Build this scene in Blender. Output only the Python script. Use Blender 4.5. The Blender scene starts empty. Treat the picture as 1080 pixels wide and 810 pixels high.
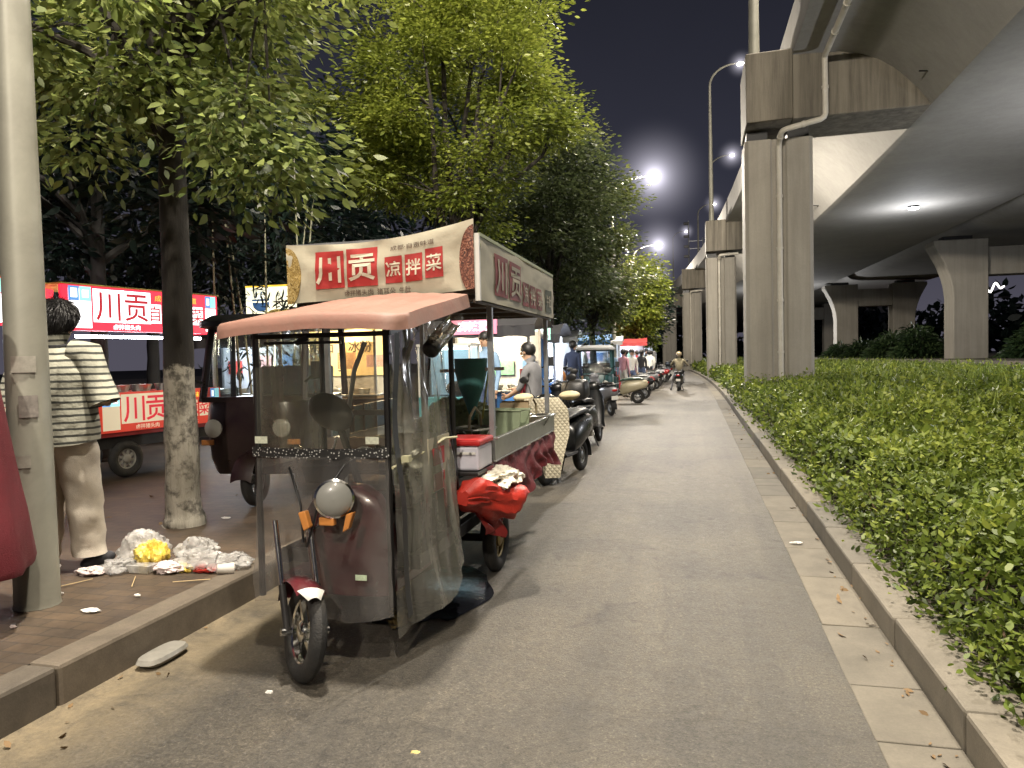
import bpy, math, random
import numpy as np
from mathutils import Vector, Matrix, Euler, noise as mnoise
random.seed(11)
RNG = np.random.default_rng(7)
scene = bpy.context.scene
COL = scene.collection
R = math.radians
PI = math.pi

def off(y):
    """sideways bend of the street, metres"""
    return -0.00065 * max(0.0, y - 22.0) ** 2

# ------------------------------------------------------------------ mesh builder
class MB:
    def __init__(self):
        self.v = []; self.f = []; self.m = []
    def add(self, vs, fs, mi=0):
        o = len(self.v)
        self.v.extend([tuple(p) for p in vs])
        for f in fs:
            self.f.append(tuple(i + o for i in f)); self.m.append(mi)
        return self
    def box(self, x0, x1, y0, y1, z0, z1, mi=0):
        vs = [(x0,y0,z0),(x1,y0,z0),(x1,y1,z0),(x0,y1,z0),(x0,y0,z1),(x1,y0,z1),(x1,y1,z1),(x0,y1,z1)]
        return self.add(vs, [(0,3,2,1),(4,5,6,7),(0,1,5,4),(1,2,6,5),(2,3,7,6),(3,0,4,7)], mi)
    def obox(self, c, s, rot=(0,0,0), mi=0):
        m = Euler(rot).to_matrix(); c = Vector(c)
        vs = []
        for dz in (-.5,.5):
            for dx, dy in ((-.5,-.5),(.5,-.5),(.5,.5),(-.5,.5)):
                vs.append(c + m @ Vector((dx*s[0], dy*s[1], dz*s[2])))
        return self.add(vs, [(0,3,2,1),(4,5,6,7),(0,1,5,4),(1,2,6,5),(2,3,7,6),(3,0,4,7)], mi)
    def bar(self, p, q, w, h=None, mi=0, up=(0,0,1)):
        p = Vector(p); q = Vector(q); h = h or w
        d = (q-p).normalized(); u = Vector(up)
        if abs(d.dot(u)) > .98: u = Vector((0,1,0))
        s = d.cross(u).normalized(); u = s.cross(d)
        vs = []
        for e in (p, q):
            for a, b in ((-1,-1),(1,-1),(1,1),(-1,1)):
                vs.append(e + s*(a*w/2) + u*(b*h/2))
        return self.add(vs, [(0,3,2,1),(4,5,6,7),(0,1,5,4),(1,2,6,5),(2,3,7,6),(3,0,4,7)], mi)
    def tube(self, pts, r, n=10, mi=0, cap=True, flat=1.0):
        pts = [Vector(p) for p in pts]; k = len(pts)
        rr = r if isinstance(r, (list, tuple)) else [r]*k
        vs = []; prev = None
        for i, p in enumerate(pts):
            d = (pts[min(i+1,k-1)] - pts[max(i-1,0)]).normalized()
            if prev is None:
                u = Vector((0,0,1)) if abs(d.z) < .9 else Vector((1,0,0))
                s = d.cross(u).normalized()
            else:
                s = (prev - d*prev.dot(d)).normalized()
            prev = s; t = d.cross(s)
            for j in range(n):
                a = 2*PI*j/n
                vs.append(p + s*math.cos(a)*rr[i] + t*math.sin(a)*rr[i]*flat)
        fs = []
        for i in range(k-1):
            for j in range(n):
                a = i*n+j; b = i*n+(j+1)%n
                fs.append((a, b, b+n, a+n))
        if cap:
            fs.append(tuple(reversed(range(n)))); fs.append(tuple(range((k-1)*n, k*n)))
        return self.add(vs, fs, mi)
    def rings(self, rings, mi=0, closed=True, cap=True):
        n = len(rings[0]); vs = [p for r in rings for p in r]; fs = []
        for i in range(len(rings)-1):
            for j in range(n if closed else n-1):
                a = i*n+j; b = i*n+(j+1)%n
                fs.append((a, b, b+n, a+n))
        if cap and closed:
            fs.append(tuple(reversed(range(n)))); fs.append(tuple(range((len(rings)-1)*n, len(rings)*n)))
        return self.add(vs, fs, mi)
    def lathe(self, prof, o=(0,0,0), axis=(0,0,1), n=24, mi=0):
        """prof: (radius, height) pairs along axis"""
        o = Vector(o); d = Vector(axis).normalized()
        u = Vector((0,0,1)) if abs(d.z) < .9 else Vector((1,0,0))
        s = d.cross(u).normalized(); t = d.cross(s)
        rings = []
        for r, h in prof:
            r = max(r, 1e-4)
            rings.append([o + d*h + s*(r*math.cos(2*PI*j/n)) + t*(r*math.sin(2*PI*j/n)) for j in range(n)])
        return self.rings(rings, mi, True, False)
    def torus(self, c, axis, Rr, r, n=36, m=10, mi=0, squash=1.0):
        prof = [(Rr + r*math.cos(2*PI*j/m), r*squash*math.sin(2*PI*j/m)) for j in range(m+1)]
        return self.lathe(prof, c, axis, n, mi)
    def sheet(self, fn, nu, nv, mi=0):
        vs = [fn(i/nu, j/nv) for j in range(nv+1) for i in range(nu+1)]
        fs = [(j*(nu+1)+i, j*(nu+1)+i+1, (j+1)*(nu+1)+i+1, (j+1)*(nu+1)+i) for j in range(nv) for i in range(nu)]
        return self.add(vs, fs, mi)
    def prism(self, poly, a, b, axis='x', mi=0):
        def P(u, v, w):
            return (w,u,v) if axis == 'x' else ((u,w,v) if axis == 'y' else (u,v,w))
        n = len(poly)
        vs = [P(u,v,a) for u,v in poly] + [P(u,v,b) for u,v in poly]
        fs = [tuple(reversed(range(n))), tuple(range(n,2*n))] + [(i,(i+1)%n,(i+1)%n+n,i+n) for i in range(n)]
        return self.add(vs, fs, mi)
    def ell(self, c, r, n=16, m=10, mi=0, rot=None, cut=None):
        c = Vector(c); rm = Euler(rot).to_matrix() if rot else Matrix.Identity(3)
        rings = []
        for i in range(m+1):
            a = -PI/2 + PI*i/m
            if cut is not None and math.sin(a) < cut: continue
            ca = max(math.cos(a), 1e-3)
            rings.append([c + rm @ Vector((r[0]*ca*math.cos(2*PI*j/n), r[1]*ca*math.sin(2*PI*j/n), r[2]*math.sin(a))) for j in range(n)])
        return self.rings(rings, mi, True, False)
    def text(self, s, o, xd, yd, size, mi=0, bold=.012, align='CENTER', squash=1.0):
        vs, fs = text_data(s, bold, align)
        o = Vector(o); xd = Vector(xd); yd = Vector(yd)
        return self.add([o + xd*(x*size*squash) + yd*((y-.37)*size) for x, y in vs], fs, mi)
    def build(self, name, mats, parent=None, smooth=40, bevel=0, loc=None):
        me = bpy.data.meshes.new(name)
        me.from_pydata(self.v, [], self.f)
        mats = mats if isinstance(mats, (list, tuple)) else [mats]
        for m in mats: me.materials.append(m)
        if len(mats) > 1: me.polygons.foreach_set('material_index', self.m)
        me.update()
        if smooth:
            me.shade_smooth(); me.set_sharp_from_angle(angle=R(smooth))
        o = bpy.data.objects.new(name, me); COL.objects.link(o)
        if parent: o.parent = parent
        if loc: o.location = loc
        if bevel:
            b = o.modifiers.new('bevel', 'BEVEL'); b.width = bevel; b.segments = 2; b.limit_method = 'ANGLE'; b.angle_limit = R(50)
        return o

_tc = {}
def text_data(s, bold, align):
    k = (s, bold, align)
    if k not in _tc:
        c = bpy.data.curves.new('t', 'FONT'); c.body = s; c.offset = bold; c.align_x = align; c.resolution_u = 3
        o = bpy.data.objects.new('t', c); COL.objects.link(o)
        bpy.context.view_layer.update()
        ev = o.evaluated_get(bpy.context.evaluated_depsgraph_get())
        me = ev.to_mesh()
        _tc[k] = ([(v.co.x, v.co.y) for v in me.vertices], [tuple(p.vertices) for p in me.polygons])
        ev.to_mesh_clear(); bpy.data.objects.remove(o); bpy.data.curves.remove(c)
    return _tc[k]

def thing(name, label, cat, loc=(0,0,0), rz=0, group=None):
    o = bpy.data.objects.new(name, None); COL.objects.link(o)
    o.location = loc; o.rotation_euler = (0,0,rz); o.empty_display_size = .2
    return tag(o, label, cat, group)
def tag(o, label, cat, group=None, kind=None):
    o['label'] = label; o['category'] = cat
    if group: o['group'] = group
    if kind: o['kind'] = kind
    return o
def struct(o):
    o['kind'] = 'structure'; return o
def dup(root, loc, rz, label, group=None, scale=None):
    r = root.copy(); COL.objects.link(r); r.location = loc; r.rotation_euler = (0,0,rz); r['label'] = label
    if group: r['group'] = group
    if scale: r.scale = (scale,)*3
    for ch in list(root.children):
        c = ch.copy(); COL.objects.link(c); c.parent = r
        for g in ch.children:
            d = g.copy(); COL.objects.link(d); d.parent = c
    return r

# ------------------------------------------------------------------ materials
def nt(name):
    m = bpy.data.materials.new(name); m.use_nodes = True
    t = m.node_tree; t.nodes.clear()
    return m, t, t.nodes, t.links
def rgba(c, k=1.0): return (c[0]*k, c[1]*k, c[2]*k, 1)
def ramp(N, stops):
    r = N.new('ShaderNodeValToRGB'); e = r.color_ramp.elements
    e[0].position, e[0].color = stops[0]; e[1].position, e[1].color = stops[-1]
    for p, c in stops[1:-1]:
        k = e.new(p); k.color = c
    return r
def noise(N, L, vec, scale, detail=4, rough=.55, dist=0):
    n = N.new('ShaderNodeTexNoise'); n.inputs['Scale'].default_value = scale; n.inputs['Detail'].default_value = detail
    n.inputs['Roughness'].default_value = rough; n.inputs['Distortion'].default_value = dist
    L.new(vec, n.inputs['Vector']); return n
def mixc(N, L, fac, a, b, blend='MIX'):
    m = N.new('ShaderNodeMix'); m.data_type = 'RGBA'; m.blend_type = blend
    for sock, val in ((m.inputs[0], fac), (m.inputs[6], a), (m.inputs[7], b)):
        if isinstance(val, bpy.types.NodeSocket): L.new(val, sock)
        else: sock.default_value = val
    return m.outputs[2]
def math_(N, L, op, a, b=None, clamp=False):
    m = N.new('ShaderNodeMath'); m.operation = op; m.use_clamp = clamp
    for i, val in enumerate((a, b)):
        if val is None: continue
        if isinstance(val, bpy.types.NodeSocket): L.new(val, m.inputs[i])
        else: m.inputs[i].default_value = val
    return m.outputs[0]
_mc = {}
def M(name, col, rough=.55, metal=0., var=.18, scale=6., bump=0., bscale=80., dirt=0., dirtcol=(.05,.04,.03), coat=0., sub=0.):
    if name in _mc: return _mc[name]
    m, t, N, L = nt(name)
    out = N.new('ShaderNodeOutputMaterial'); b = N.new('ShaderNodeBsdfPrincipled')
    tc = N.new('ShaderNodeTexCoord'); v = tc.outputs['Object']
    n1 = noise(N, L, v, scale, 6, .62)
    c = mixc(N, L, n1.outputs['Fac'], rgba(col, 1-var*1.6), rgba(col, 1+var*1.6))
    if dirt:
        n2 = noise(N, L, v, scale*.45+1.3, 8, .7, .6)
        f = ramp(N, [(.5-.28*dirt, (0,0,0,1)), (.78-.1*dirt, (1,1,1,1))]); L.new(n2.outputs['Fac'], f.inputs[0])
        c = mixc(N, L, math_(N, L, 'MULTIPLY', f.outputs[0], min(1, dirt)), c, rgba(dirtcol))
    L.new(c, b.inputs['Base Color'])
    rr = N.new('ShaderNodeMapRange'); rr.inputs[3].default_value = max(.03, rough-.12); rr.inputs[4].default_value = min(1, rough+.12)
    L.new(n1.outputs['Fac'], rr.inputs[0]); L.new(rr.outputs[0], b.inputs['Roughness'])
    b.inputs['Metallic'].default_value = metal
    if coat: b.inputs['Coat Weight'].default_value = coat; b.inputs['Coat Roughness'].default_value = .12
    if bump:
        n3 = noise(N, L, v, bscale, 5, .6)
        bp = N.new('ShaderNodeBump'); bp.inputs['Strength'].default_value = bump; bp.inputs['Distance'].default_value = .02
        L.new(n3.outputs['Fac'], bp.inputs['Height']); L.new(bp.outputs[0], b.inputs['Normal'])
    L.new(b.outputs[0], out.inputs[0]); _mc[name] = m
    return m
def E_(name, col, s=1.0, body=None):
    """glowing face of a lamp, tube, sign or board"""
    if name in _mc: return _mc[name]
    m, t, N, L = nt(name)
    out = N.new('ShaderNodeOutputMaterial'); b = N.new('ShaderNodeBsdfPrincipled')
    tc = N.new('ShaderNodeTexCoord'); n = noise(N, L, tc.outputs['Object'], 3.0, 3)
    c = mixc(N, L, n.outputs['Fac'], rgba(col, .85), rgba(col, 1.15))
    b.inputs['Base Color'].default_value = rgba(body or [min(.8, x) for x in col])
    L.new(c, b.inputs['Emission Color']); b.inputs['Emission Strength'].default_value = s
    b.inputs['Roughness'].default_value = .4
    L.new(b.outputs[0], out.inputs[0]); _mc[name] = m
    return m
def film(name, tint=(.85,.86,.8), haze=.22, streak=.35, hazecol=(.5,.5,.45), rough=.12, stretch=(6,6,1.2)):
    """clear plastic sheet, dusty and creased"""
    if name in _mc: return _mc[name]
    m, t, N, L = nt(name)
    out = N.new('ShaderNodeOutputMaterial')
    tc = N.new('ShaderNodeTexCoord'); mp = N.new('ShaderNodeMapping'); mp.inputs['Scale'].default_value = stretch
    L.new(tc.outputs['Object'], mp.inputs[0])
    n = noise(N, L, mp.outputs[0], .9, 3, .5, .5)
    n2 = noise(N, L, tc.outputs['Object'], 25, 5, .65)
    tr = N.new('ShaderNodeBsdfTransparent'); tr.inputs[0].default_value = rgba(tint)
    df = N.new('ShaderNodeBsdfDiffuse'); df.inputs[0].default_value = rgba(hazecol)
    tl = N.new('ShaderNodeBsdfTranslucent'); tl.inputs[0].default_value = rgba(hazecol)
    gl = N.new('ShaderNodeBsdfGlossy'); gl.inputs['Roughness'].default_value = rough
    bp = N.new('ShaderNodeBump'); bp.inputs['Strength'].default_value = .5; bp.inputs['Distance'].default_value = .05
    L.new(n.outputs['Fac'], bp.inputs['Height']); L.new(bp.outputs[0], gl.inputs['Normal'])
    hz = N.new('ShaderNodeMixShader'); hz.inputs[0].default_value = .5; L.new(df.outputs[0], hz.inputs[1]); L.new(tl.outputs[0], hz.inputs[2])
    r = ramp(N, [(.42, (haze,)*3+(1,)), (.62, (haze+streak*.5,)*3+(1,)), (.75, (min(1,haze+streak),)*3+(1,))]); L.new(n.outputs['Fac'], r.inputs[0])
    f = math_(N, L, 'MULTIPLY', r.outputs[0], math_(N, L, 'ADD', math_(N, L, 'MULTIPLY', n2.outputs['Fac'], .6), .7), True)
    m1 = N.new('ShaderNodeMixShader'); L.new(f, m1.inputs[0]); L.new(tr.outputs[0], m1.inputs[1]); L.new(hz.outputs[0], m1.inputs[2])
    fr = N.new('ShaderNodeFresnel'); fr.inputs[0].default_value = 1.4; L.new(bp.outputs[0], fr.inputs['Normal'])
    m2 = N.new('ShaderNodeMixShader'); L.new(fr.outputs[0], m2.inputs[0]); L.new(m1.outputs[0], m2.inputs[1]); L.new(gl.outputs[0], m2.inputs[2])
    L.new(m2.outputs[0], out.inputs[0]); _mc[name] = m
    return m
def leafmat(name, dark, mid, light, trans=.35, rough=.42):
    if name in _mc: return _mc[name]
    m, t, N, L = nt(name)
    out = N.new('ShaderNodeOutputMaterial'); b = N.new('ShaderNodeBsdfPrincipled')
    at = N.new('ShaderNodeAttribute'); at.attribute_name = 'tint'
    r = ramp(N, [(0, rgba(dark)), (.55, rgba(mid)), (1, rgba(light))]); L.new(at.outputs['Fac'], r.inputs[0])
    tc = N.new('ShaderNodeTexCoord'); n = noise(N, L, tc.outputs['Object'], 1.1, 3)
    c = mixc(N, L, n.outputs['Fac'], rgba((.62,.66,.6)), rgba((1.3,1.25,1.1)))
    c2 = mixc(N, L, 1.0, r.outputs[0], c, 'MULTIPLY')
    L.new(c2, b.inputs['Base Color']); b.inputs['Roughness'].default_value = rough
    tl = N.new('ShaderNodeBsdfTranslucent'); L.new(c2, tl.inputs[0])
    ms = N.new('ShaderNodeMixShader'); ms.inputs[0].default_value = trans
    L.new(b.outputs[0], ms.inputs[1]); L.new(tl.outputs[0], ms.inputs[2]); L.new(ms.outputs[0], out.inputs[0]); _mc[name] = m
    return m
def custom(name, fn, rough=.8):
    """fn(N, L, objectcoord, bsdf) wires a principled surface"""
    m, t, N, L = nt(name)
    out = N.new('ShaderNodeOutputMaterial'); b = N.new('ShaderNodeBsdfPrincipled'); b.inputs['Roughness'].default_value = rough
    tc = N.new('ShaderNodeTexCoord'); fn(N, L, tc.outputs['Object'], b); L.new(b.outputs[0], out.inputs[0])
    return m
def bump(N, L, h, b, s=.3, d=.01):
    bp = N.new('ShaderNodeBump'); bp.inputs['Strength'].default_value = s; bp.inputs['Distance'].default_value = d
    L.new(h, bp.inputs['Height']); L.new(bp.outputs[0], b.inputs['Normal'])
def sepx(N, L, v):
    s = N.new('ShaderNodeSeparateXYZ'); L.new(v, s.inputs[0]); return s.outputs

def asphalt_fn(N, L, v, b):
    fine = noise(N, L, v, 120, 3, .7); mid = noise(N, L, v, 14, 5, .6); big = noise(N, L, v, .8, 4, .6, .4)
    f2 = noise(N, L, v, 55, 4, .75); ff = math_(N, L, 'ADD', math_(N, L, 'MULTIPLY', fine.outputs['Fac'], .5), math_(N, L, 'MULTIPLY', f2.outputs['Fac'], .5))
    r = ramp(N, [(.36, (.022,.0205,.018,1)), (.5, (.06,.055,.046,1)), (.58, (.084,.077,.065,1)), (.66, (.16,.147,.125,1))]); L.new(ff, r.inputs[0])
    c = mixc(N, L, mid.outputs['Fac'], rgba((.72,.72,.73)), rgba((1.25,1.22,1.18)))
    c = mixc(N, L, 1.0, r.outputs[0], c, 'MULTIPLY')
    bg = ramp(N, [(.32, (.66,.66,.68,1)), (.62, (1.2,1.17,1.1,1))]); L.new(big.outputs['Fac'], bg.inputs[0])
    c = mixc(N, L, 1.0, c, bg.outputs[0], 'MULTIPLY')
    # tyre-polished lanes, oil stains and hairline cracks
    mp = N.new('ShaderNodeMapping'); mp.inputs['Scale'].default_value = (1.7,.07,1); L.new(v, mp.inputs[0])
    tn = noise(N, L, mp.outputs[0], 1.6, 5, .6); tr2 = ramp(N, [(.36, (.74,.74,.75,1)), (.6, (1.12,1.1,1.07,1))]); L.new(tn.outputs['Fac'], tr2.inputs[0])
    c = mixc(N, L, 1.0, c, tr2.outputs[0], 'MULTIPLY')
    on = noise(N, L, v, 2.3, 4, .6, 1.2); orr = ramp(N, [(.6, (1,1,1,1)), (.72, (.42,.42,.45,1))]); L.new(on.outputs['Fac'], orr.inputs[0])
    c = mixc(N, L, 1.0, c, orr.outputs[0], 'MULTIPLY')
    dn = noise(N, L, v, 1.3, 4, .6); dv = N.new('ShaderNodeVectorMath'); dv.operation = 'MULTIPLY_ADD'; dv.inputs[1].default_value = (.5,.5,.5); L.new(dn.outputs['Color'], dv.inputs[0]); L.new(v, dv.inputs[2])
    vo = N.new('ShaderNodeTexVoronoi'); vo.feature = 'DISTANCE_TO_EDGE'; vo.inputs['Scale'].default_value = .55; L.new(dv.outputs[0], vo.inputs['Vector'])
    cr = ramp(N, [(0, (.3,.3,.3,1)), (.012, (1,1,1,1))]); L.new(vo.outputs['Distance'], cr.inputs[0])
    c = mixc(N, L, .3, c, mixc(N, L, 1.0, c, cr.outputs[0], 'MULTIPLY'))
    # sand swept against the left kerb
    X = sepx(N, L, v)[0]
    mr = N.new('ShaderNodeMapRange'); mr.inputs[1].default_value = -2.05; mr.inputs[2].default_value = -2.7; L.new(X, mr.inputs[0])
    nd = noise(N, L, v, 3.2, 8, .72, .5)
    f = math_(N, L, 'MULTIPLY', mr.outputs[0], math_(N, L, 'MULTIPLY', math_(N, L, 'SUBTRACT', nd.outputs['Fac'], .27), 2.6, True), True)
    nd2 = noise(N, L, v, 40, 5, .7)
    sand = mixc(N, L, nd2.outputs['Fac'], rgba((.13,.1,.06)), rgba((.36,.29,.18)))
    c = mixc(N, L, f, c, sand)
    L.new(c, b.inputs['Base Color'])
    rr = N.new('ShaderNodeMapRange'); rr.inputs[3].default_value = .42; rr.inputs[4].default_value = .75; L.new(mid.outputs['Fac'], rr.inputs[0]); L.new(rr.outputs[0], b.inputs['Roughness'])
    bump(N, L, ff, b, .8, .012)
def paving_fn(N, L, v, b):
    br = N.new('ShaderNodeTexBrick'); br.inputs['Scale'].default_value = 1; br.inputs['Brick Width'].default_value = .2; br.inputs['Row Height'].default_value = .1
    br.inputs['Mortar Size'].default_value = .004; br.inputs['Color1'].default_value = (.085,.06,.039,1); br.inputs['Color2'].default_value = (.062,.046,.033,1); br.inputs['Mortar'].default_value = (.034,.027,.02,1)
    L.new(v, br.inputs['Vector'])
    n = noise(N, L, v, 1.1, 7, .68, .6); n2 = noise(N, L, v, 26, 5, .65)
    g = ramp(N, [(.3, (.38,.36,.34,1)), (.62, (1.2,1.15,1.05,1))]); L.new(n.outputs['Fac'], g.inputs[0])
    c = mixc(N, L, 1.0, br.outputs['Color'], g.outputs[0], 'MULTIPLY')
    g2 = mixc(N, L, n2.outputs['Fac'], rgba((.6,.6,.6)), rgba((1.4,1.4,1.4)))
    c = mixc(N, L, 1.0, c, g2, 'MULTIPLY'); L.new(c, b.inputs['Base Color'])
    b.inputs['Roughness'].default_value = .62
    bump(N, L, br.outputs['Fac'], b, -.4, .006)
def stone_fn(col, dark=.5, sc=5):
    def fn(N, L, v, b):
        at = N.new('ShaderNodeAttribute'); at.attribute_name = 'tint'
        n = noise(N, L, v, sc, 7, .65, .3); n2 = noise(N, L, v, 90, 4, .7)
        c = mixc(N, L, n.outputs['Fac'], rgba(col, dark), rgba(col, 1.35))
        t = mixc(N, L, at.outputs['Fac'], rgba((.72,.73,.74)), rgba((1.2,1.16,1.08)))
        c = mixc(N, L, 1.0, c, t, 'MULTIPLY')
        s = mixc(N, L, n2.outputs['Fac'], rgba((.75,.75,.75)), rgba((1.22,1.22,1.22))); c = mixc(N, L, 1.0, c, s, 'MULTIPLY')
        L.new(c, b.inputs['Base Color']); bump(N, L, n2.outputs['Fac'], b, .25, .004)
    return fn
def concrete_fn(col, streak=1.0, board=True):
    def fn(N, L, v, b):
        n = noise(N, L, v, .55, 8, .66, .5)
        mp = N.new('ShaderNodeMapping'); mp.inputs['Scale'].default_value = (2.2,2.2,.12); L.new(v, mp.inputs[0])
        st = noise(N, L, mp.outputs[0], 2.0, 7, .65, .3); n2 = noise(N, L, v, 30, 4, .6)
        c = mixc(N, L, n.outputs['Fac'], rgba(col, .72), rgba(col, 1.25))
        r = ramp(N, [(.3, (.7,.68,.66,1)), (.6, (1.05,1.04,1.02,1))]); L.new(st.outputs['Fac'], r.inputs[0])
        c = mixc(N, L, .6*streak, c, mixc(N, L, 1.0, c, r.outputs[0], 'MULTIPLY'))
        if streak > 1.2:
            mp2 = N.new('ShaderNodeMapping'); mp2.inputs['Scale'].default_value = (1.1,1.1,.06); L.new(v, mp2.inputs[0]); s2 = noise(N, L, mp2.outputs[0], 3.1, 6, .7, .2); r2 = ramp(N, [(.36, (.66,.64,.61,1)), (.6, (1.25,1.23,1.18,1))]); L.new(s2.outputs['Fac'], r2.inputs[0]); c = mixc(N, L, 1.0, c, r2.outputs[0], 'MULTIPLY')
        if board:
            w = N.new('ShaderNodeTexWave'); w.wave_type = 'BANDS'; w.bands_direction = 'Y'; w.inputs['Scale'].default_value = .16; w.inputs['Distortion'].default_value = .4
            L.new(v, w.inputs['Vector'])
            wr = ramp(N, [(.0, (.8,.8,.8,1)), (.04, (1,1,1,1))]); L.new(w.outputs['Fac'], wr.inputs[0])
            c = mixc(N, L, 1.0, c, wr.outputs[0], 'MULTIPLY')
        s = mixc(N, L, n2.outputs['Fac'], rgba((.88,.88,.88)), rgba((1.1,1.1,1.1))); c = mixc(N, L, 1.0, c, s, 'MULTIPLY')
        L.new(c, b.inputs['Base Color']); bump(N, L, n2.outputs['Fac'], b, .15, .01)
    return fn
def trunk_fn(top):
    """bark with a whitewashed foot up to height top"""
    def fn(N, L, v, b):
        mp = N.new('ShaderNodeMapping'); mp.inputs['Scale'].default_value = (9,9,1.6); L.new(v, mp.inputs[0])
        n = noise(N, L, mp.outputs[0], 2.2, 7, .7, .4); n2 = noise(N, L, v, 9, 6, .65)
        bark = mixc(N, L, n.outputs['Fac'], rgba((.008,.007,.006)), rgba((.04,.033,.025)))
        wash = ramp(N, [(.28, (.12,.1,.08,1)), (.42, (.4,.37,.3,1)), (.7, (.54,.5,.42,1))]); L.new(n.outputs['Fac'], wash.inputs[0])
        Z = sepx(N, L, v)[2]
        h = math_(N, L, 'ADD', math_(N, L, 'SUBTRACT', top, Z), math_(N, L, 'MULTIPLY', math_(N, L, 'SUBTRACT', n2.outputs['Fac'], .5), .25))
        f = math_(N, L, 'MULTIPLY', h, 25, True)
        wear = ramp(N, [(.38, (.25,.25,.25,1)), (.52, (1,1,1,1))]); L.new(n2.outputs['Fac'], wear.inputs[0])
        f = math_(N, L, 'MULTIPLY', f, wear.outputs[0])
        L.new(mixc(N, L, f, bark, wash.outputs[0]), b.inputs['Base Color']); bump(N, L, n.outputs['Fac'], b, .8, .02)
    return fn

asphalt = custom('asphalt', asphalt_fn); paving = custom('brick paving', paving_fn)
kerbstone = custom('pale kerb stone', stone_fn((.18,.163,.135), .36, 3)); gutterstone = custom('gutter slab', stone_fn((.14,.127,.104), .36, 3.5))
oldkerb = custom('worn kerb stone', stone_fn((.13,.108,.084), .4, 7))
concrete = custom('pier concrete', concrete_fn((.3,.28,.24), 1.0, False)); soffit = custom('deck concrete', concrete_fn((.32,.31,.29), .5, False))
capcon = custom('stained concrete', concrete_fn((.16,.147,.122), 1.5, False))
soil = M('soil', (.05,.04,.026), .95, 0, .3, 3, .4, 30)
steel = M('stainless steel', (.5,.5,.47), .32, .9, .12, 5, .05, 40, .35, (.14,.12,.1))
steeldull = M('galvanised steel', (.36,.37,.38), .45, .75, .2, 8, 0, 40, .3, (.1,.09,.08))
chrome = M('chrome', (.7,.7,.68), .18, 1, .08)
blackp = M('black plastic', (.006,.006,.0065), .45, 0, .3, 10)
rubber = M('tyre rubber', (.012,.012,.012), .75, 0, .3, 20, .3, 90, .35, (.07,.06,.045))
blackm = M('black painted metal', (.014,.013,.013), .38, .1, .3, 8, 0, 40, .3, (.05,.045,.04))
maroon = M('maroon paint', (.085,.008,.014), .3, 0, .25, 6, 0, 40, .5, (.05,.03,.025), .3)
whitep = M('white plastic', (.62,.61,.57), .4, 0, .12, 6, 0, 40, .35, (.3,.27,.2))
pipewhite = M('white pipe', (.55,.52,.45), .5, 0, .15, 2, 0, 30, .5, (.28,.24,.17))
amber = M('amber lens', (.6,.24,.06), .3); redlens = M('red lens', (.3,.01,.01), .25)
glassdark = film('vehicle glass', (.75,.8,.82), .06, .1, (.3,.32,.35), .05)
clearfilm = film('clear plastic film', (.95,.95,.88), .07, .16, (.6,.6,.5), .1)
dirtyfilm = film('dusty plastic film', (.93,.91,.88), .17, .32, (.46,.44,.42), .14, (4,4,1.6))
sidefilm = film('creased plastic film', (.92,.91,.86), .15, .4, (.82,.8,.7), .12, (6,6,1.2))
skin_m = M('skin', (.42,.26,.17), .5, 0, .1); hair_m = M('black hair', (.01,.009,.009), .5, 0, .3, 60)
shoe_m = M('dark shoe', (.02,.02,.025), .6)
def cloth(name, c, rough=.85): return M(name, c, rough, 0, .18, 14, .25, 160)
# ================================================================== SETTING
def set_tint(o, vals):
    a = o.data.attributes.new('tint', 'FLOAT', 'FACE'); a.data.foreach_set('value', np.asarray(vals, dtype=np.float32))
YS = [-30, -15] + [i*1.0 for i in range(-8, 22)] + [22+i*3 for i in range(0, 56)]
def strip(xz, ys=YS):
    """sheet along the street; xz = (x, z) pairs from left to right"""
    b = MB(); n = len(xz)
    vs = [(x+off(y), y, z) for y in ys for x, z in xz]
    fs = [(j*n+i, j*n+i+1, (j+1)*n+i+1, (j+1)*n+i) for j in range(len(ys)-1) for i in range(n-1)]
    return b.add(vs, fs)
g = MB().box(-260, 260, -120, 420, -.6, -.05).build('ground', M('dark earth', (.03,.027,.022), .95), smooth=0); struct(g)
struct(strip([(-2.79,0), (-1,.012), (.66,0)]).build('road', asphalt))
struct(strip([(-60,.178), (-2.92,.178)]).build('pavement', paving))
def blocks(name, x0, x1, z0, z1, lens, mat, gap=.006, y0=-6, y1=125, bev=.012):
    b = MB(); tint = []; y = y0
    while y < y1:
        l = random.choice(lens)*(1 if y < 30 else 2)
        a = off(y); c = off(y+l); j = random.uniform(-.004,.004)
        vs = [(x0+a+j,y+gap,z0),(x1+a,y+gap,z0),(x1+c,y+l-gap,z0),(x0+c+j,y+l-gap,z0),(x0+a+j,y+gap,z1+j*.5),(x1+a,y+gap,z1),(x1+c,y+l-gap,z1),(x0+c+j,y+l-gap,z1+j*.5)]
        b.add(vs, [(0,3,2,1),(4,5,6,7),(0,1,5,4),(1,2,6,5),(2,3,7,6),(3,0,4,7)])
        tint += [random.random()]*6; y += l
    o = b.build(name, mat, smooth=0); set_tint(o, tint)
    m = o.modifiers.new('bevel','BEVEL'); m.width = bev; m.segments = 2
    return struct(o)
blocks('left_kerb', -2.935, -2.76, -.1, .186, (2.0,1.6,1.8), oldkerb, .004, bev=.02)
blocks('right_kerb', .955, 1.2, -.1, .152, (1.0,), kerbstone, .004, bev=.016)
blocks('gutter', .655, .95, -.08, .004, (.75,.5,.9,.6), gutterstone, .005, bev=.004)
struct(strip([(1.2,.11), (3,.17), (6,.3), (8.75,.42)]).build('median_soil', soil))
struct(strip([(8.75,.42), (12.4,.8)]).build('far_road', custom('far asphalt', asphalt_fn)))
blocks('far_road_kerb', 12.4, 12.65, .5, .95, (2.0,), kerbstone, .004, -6, 125)
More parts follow.
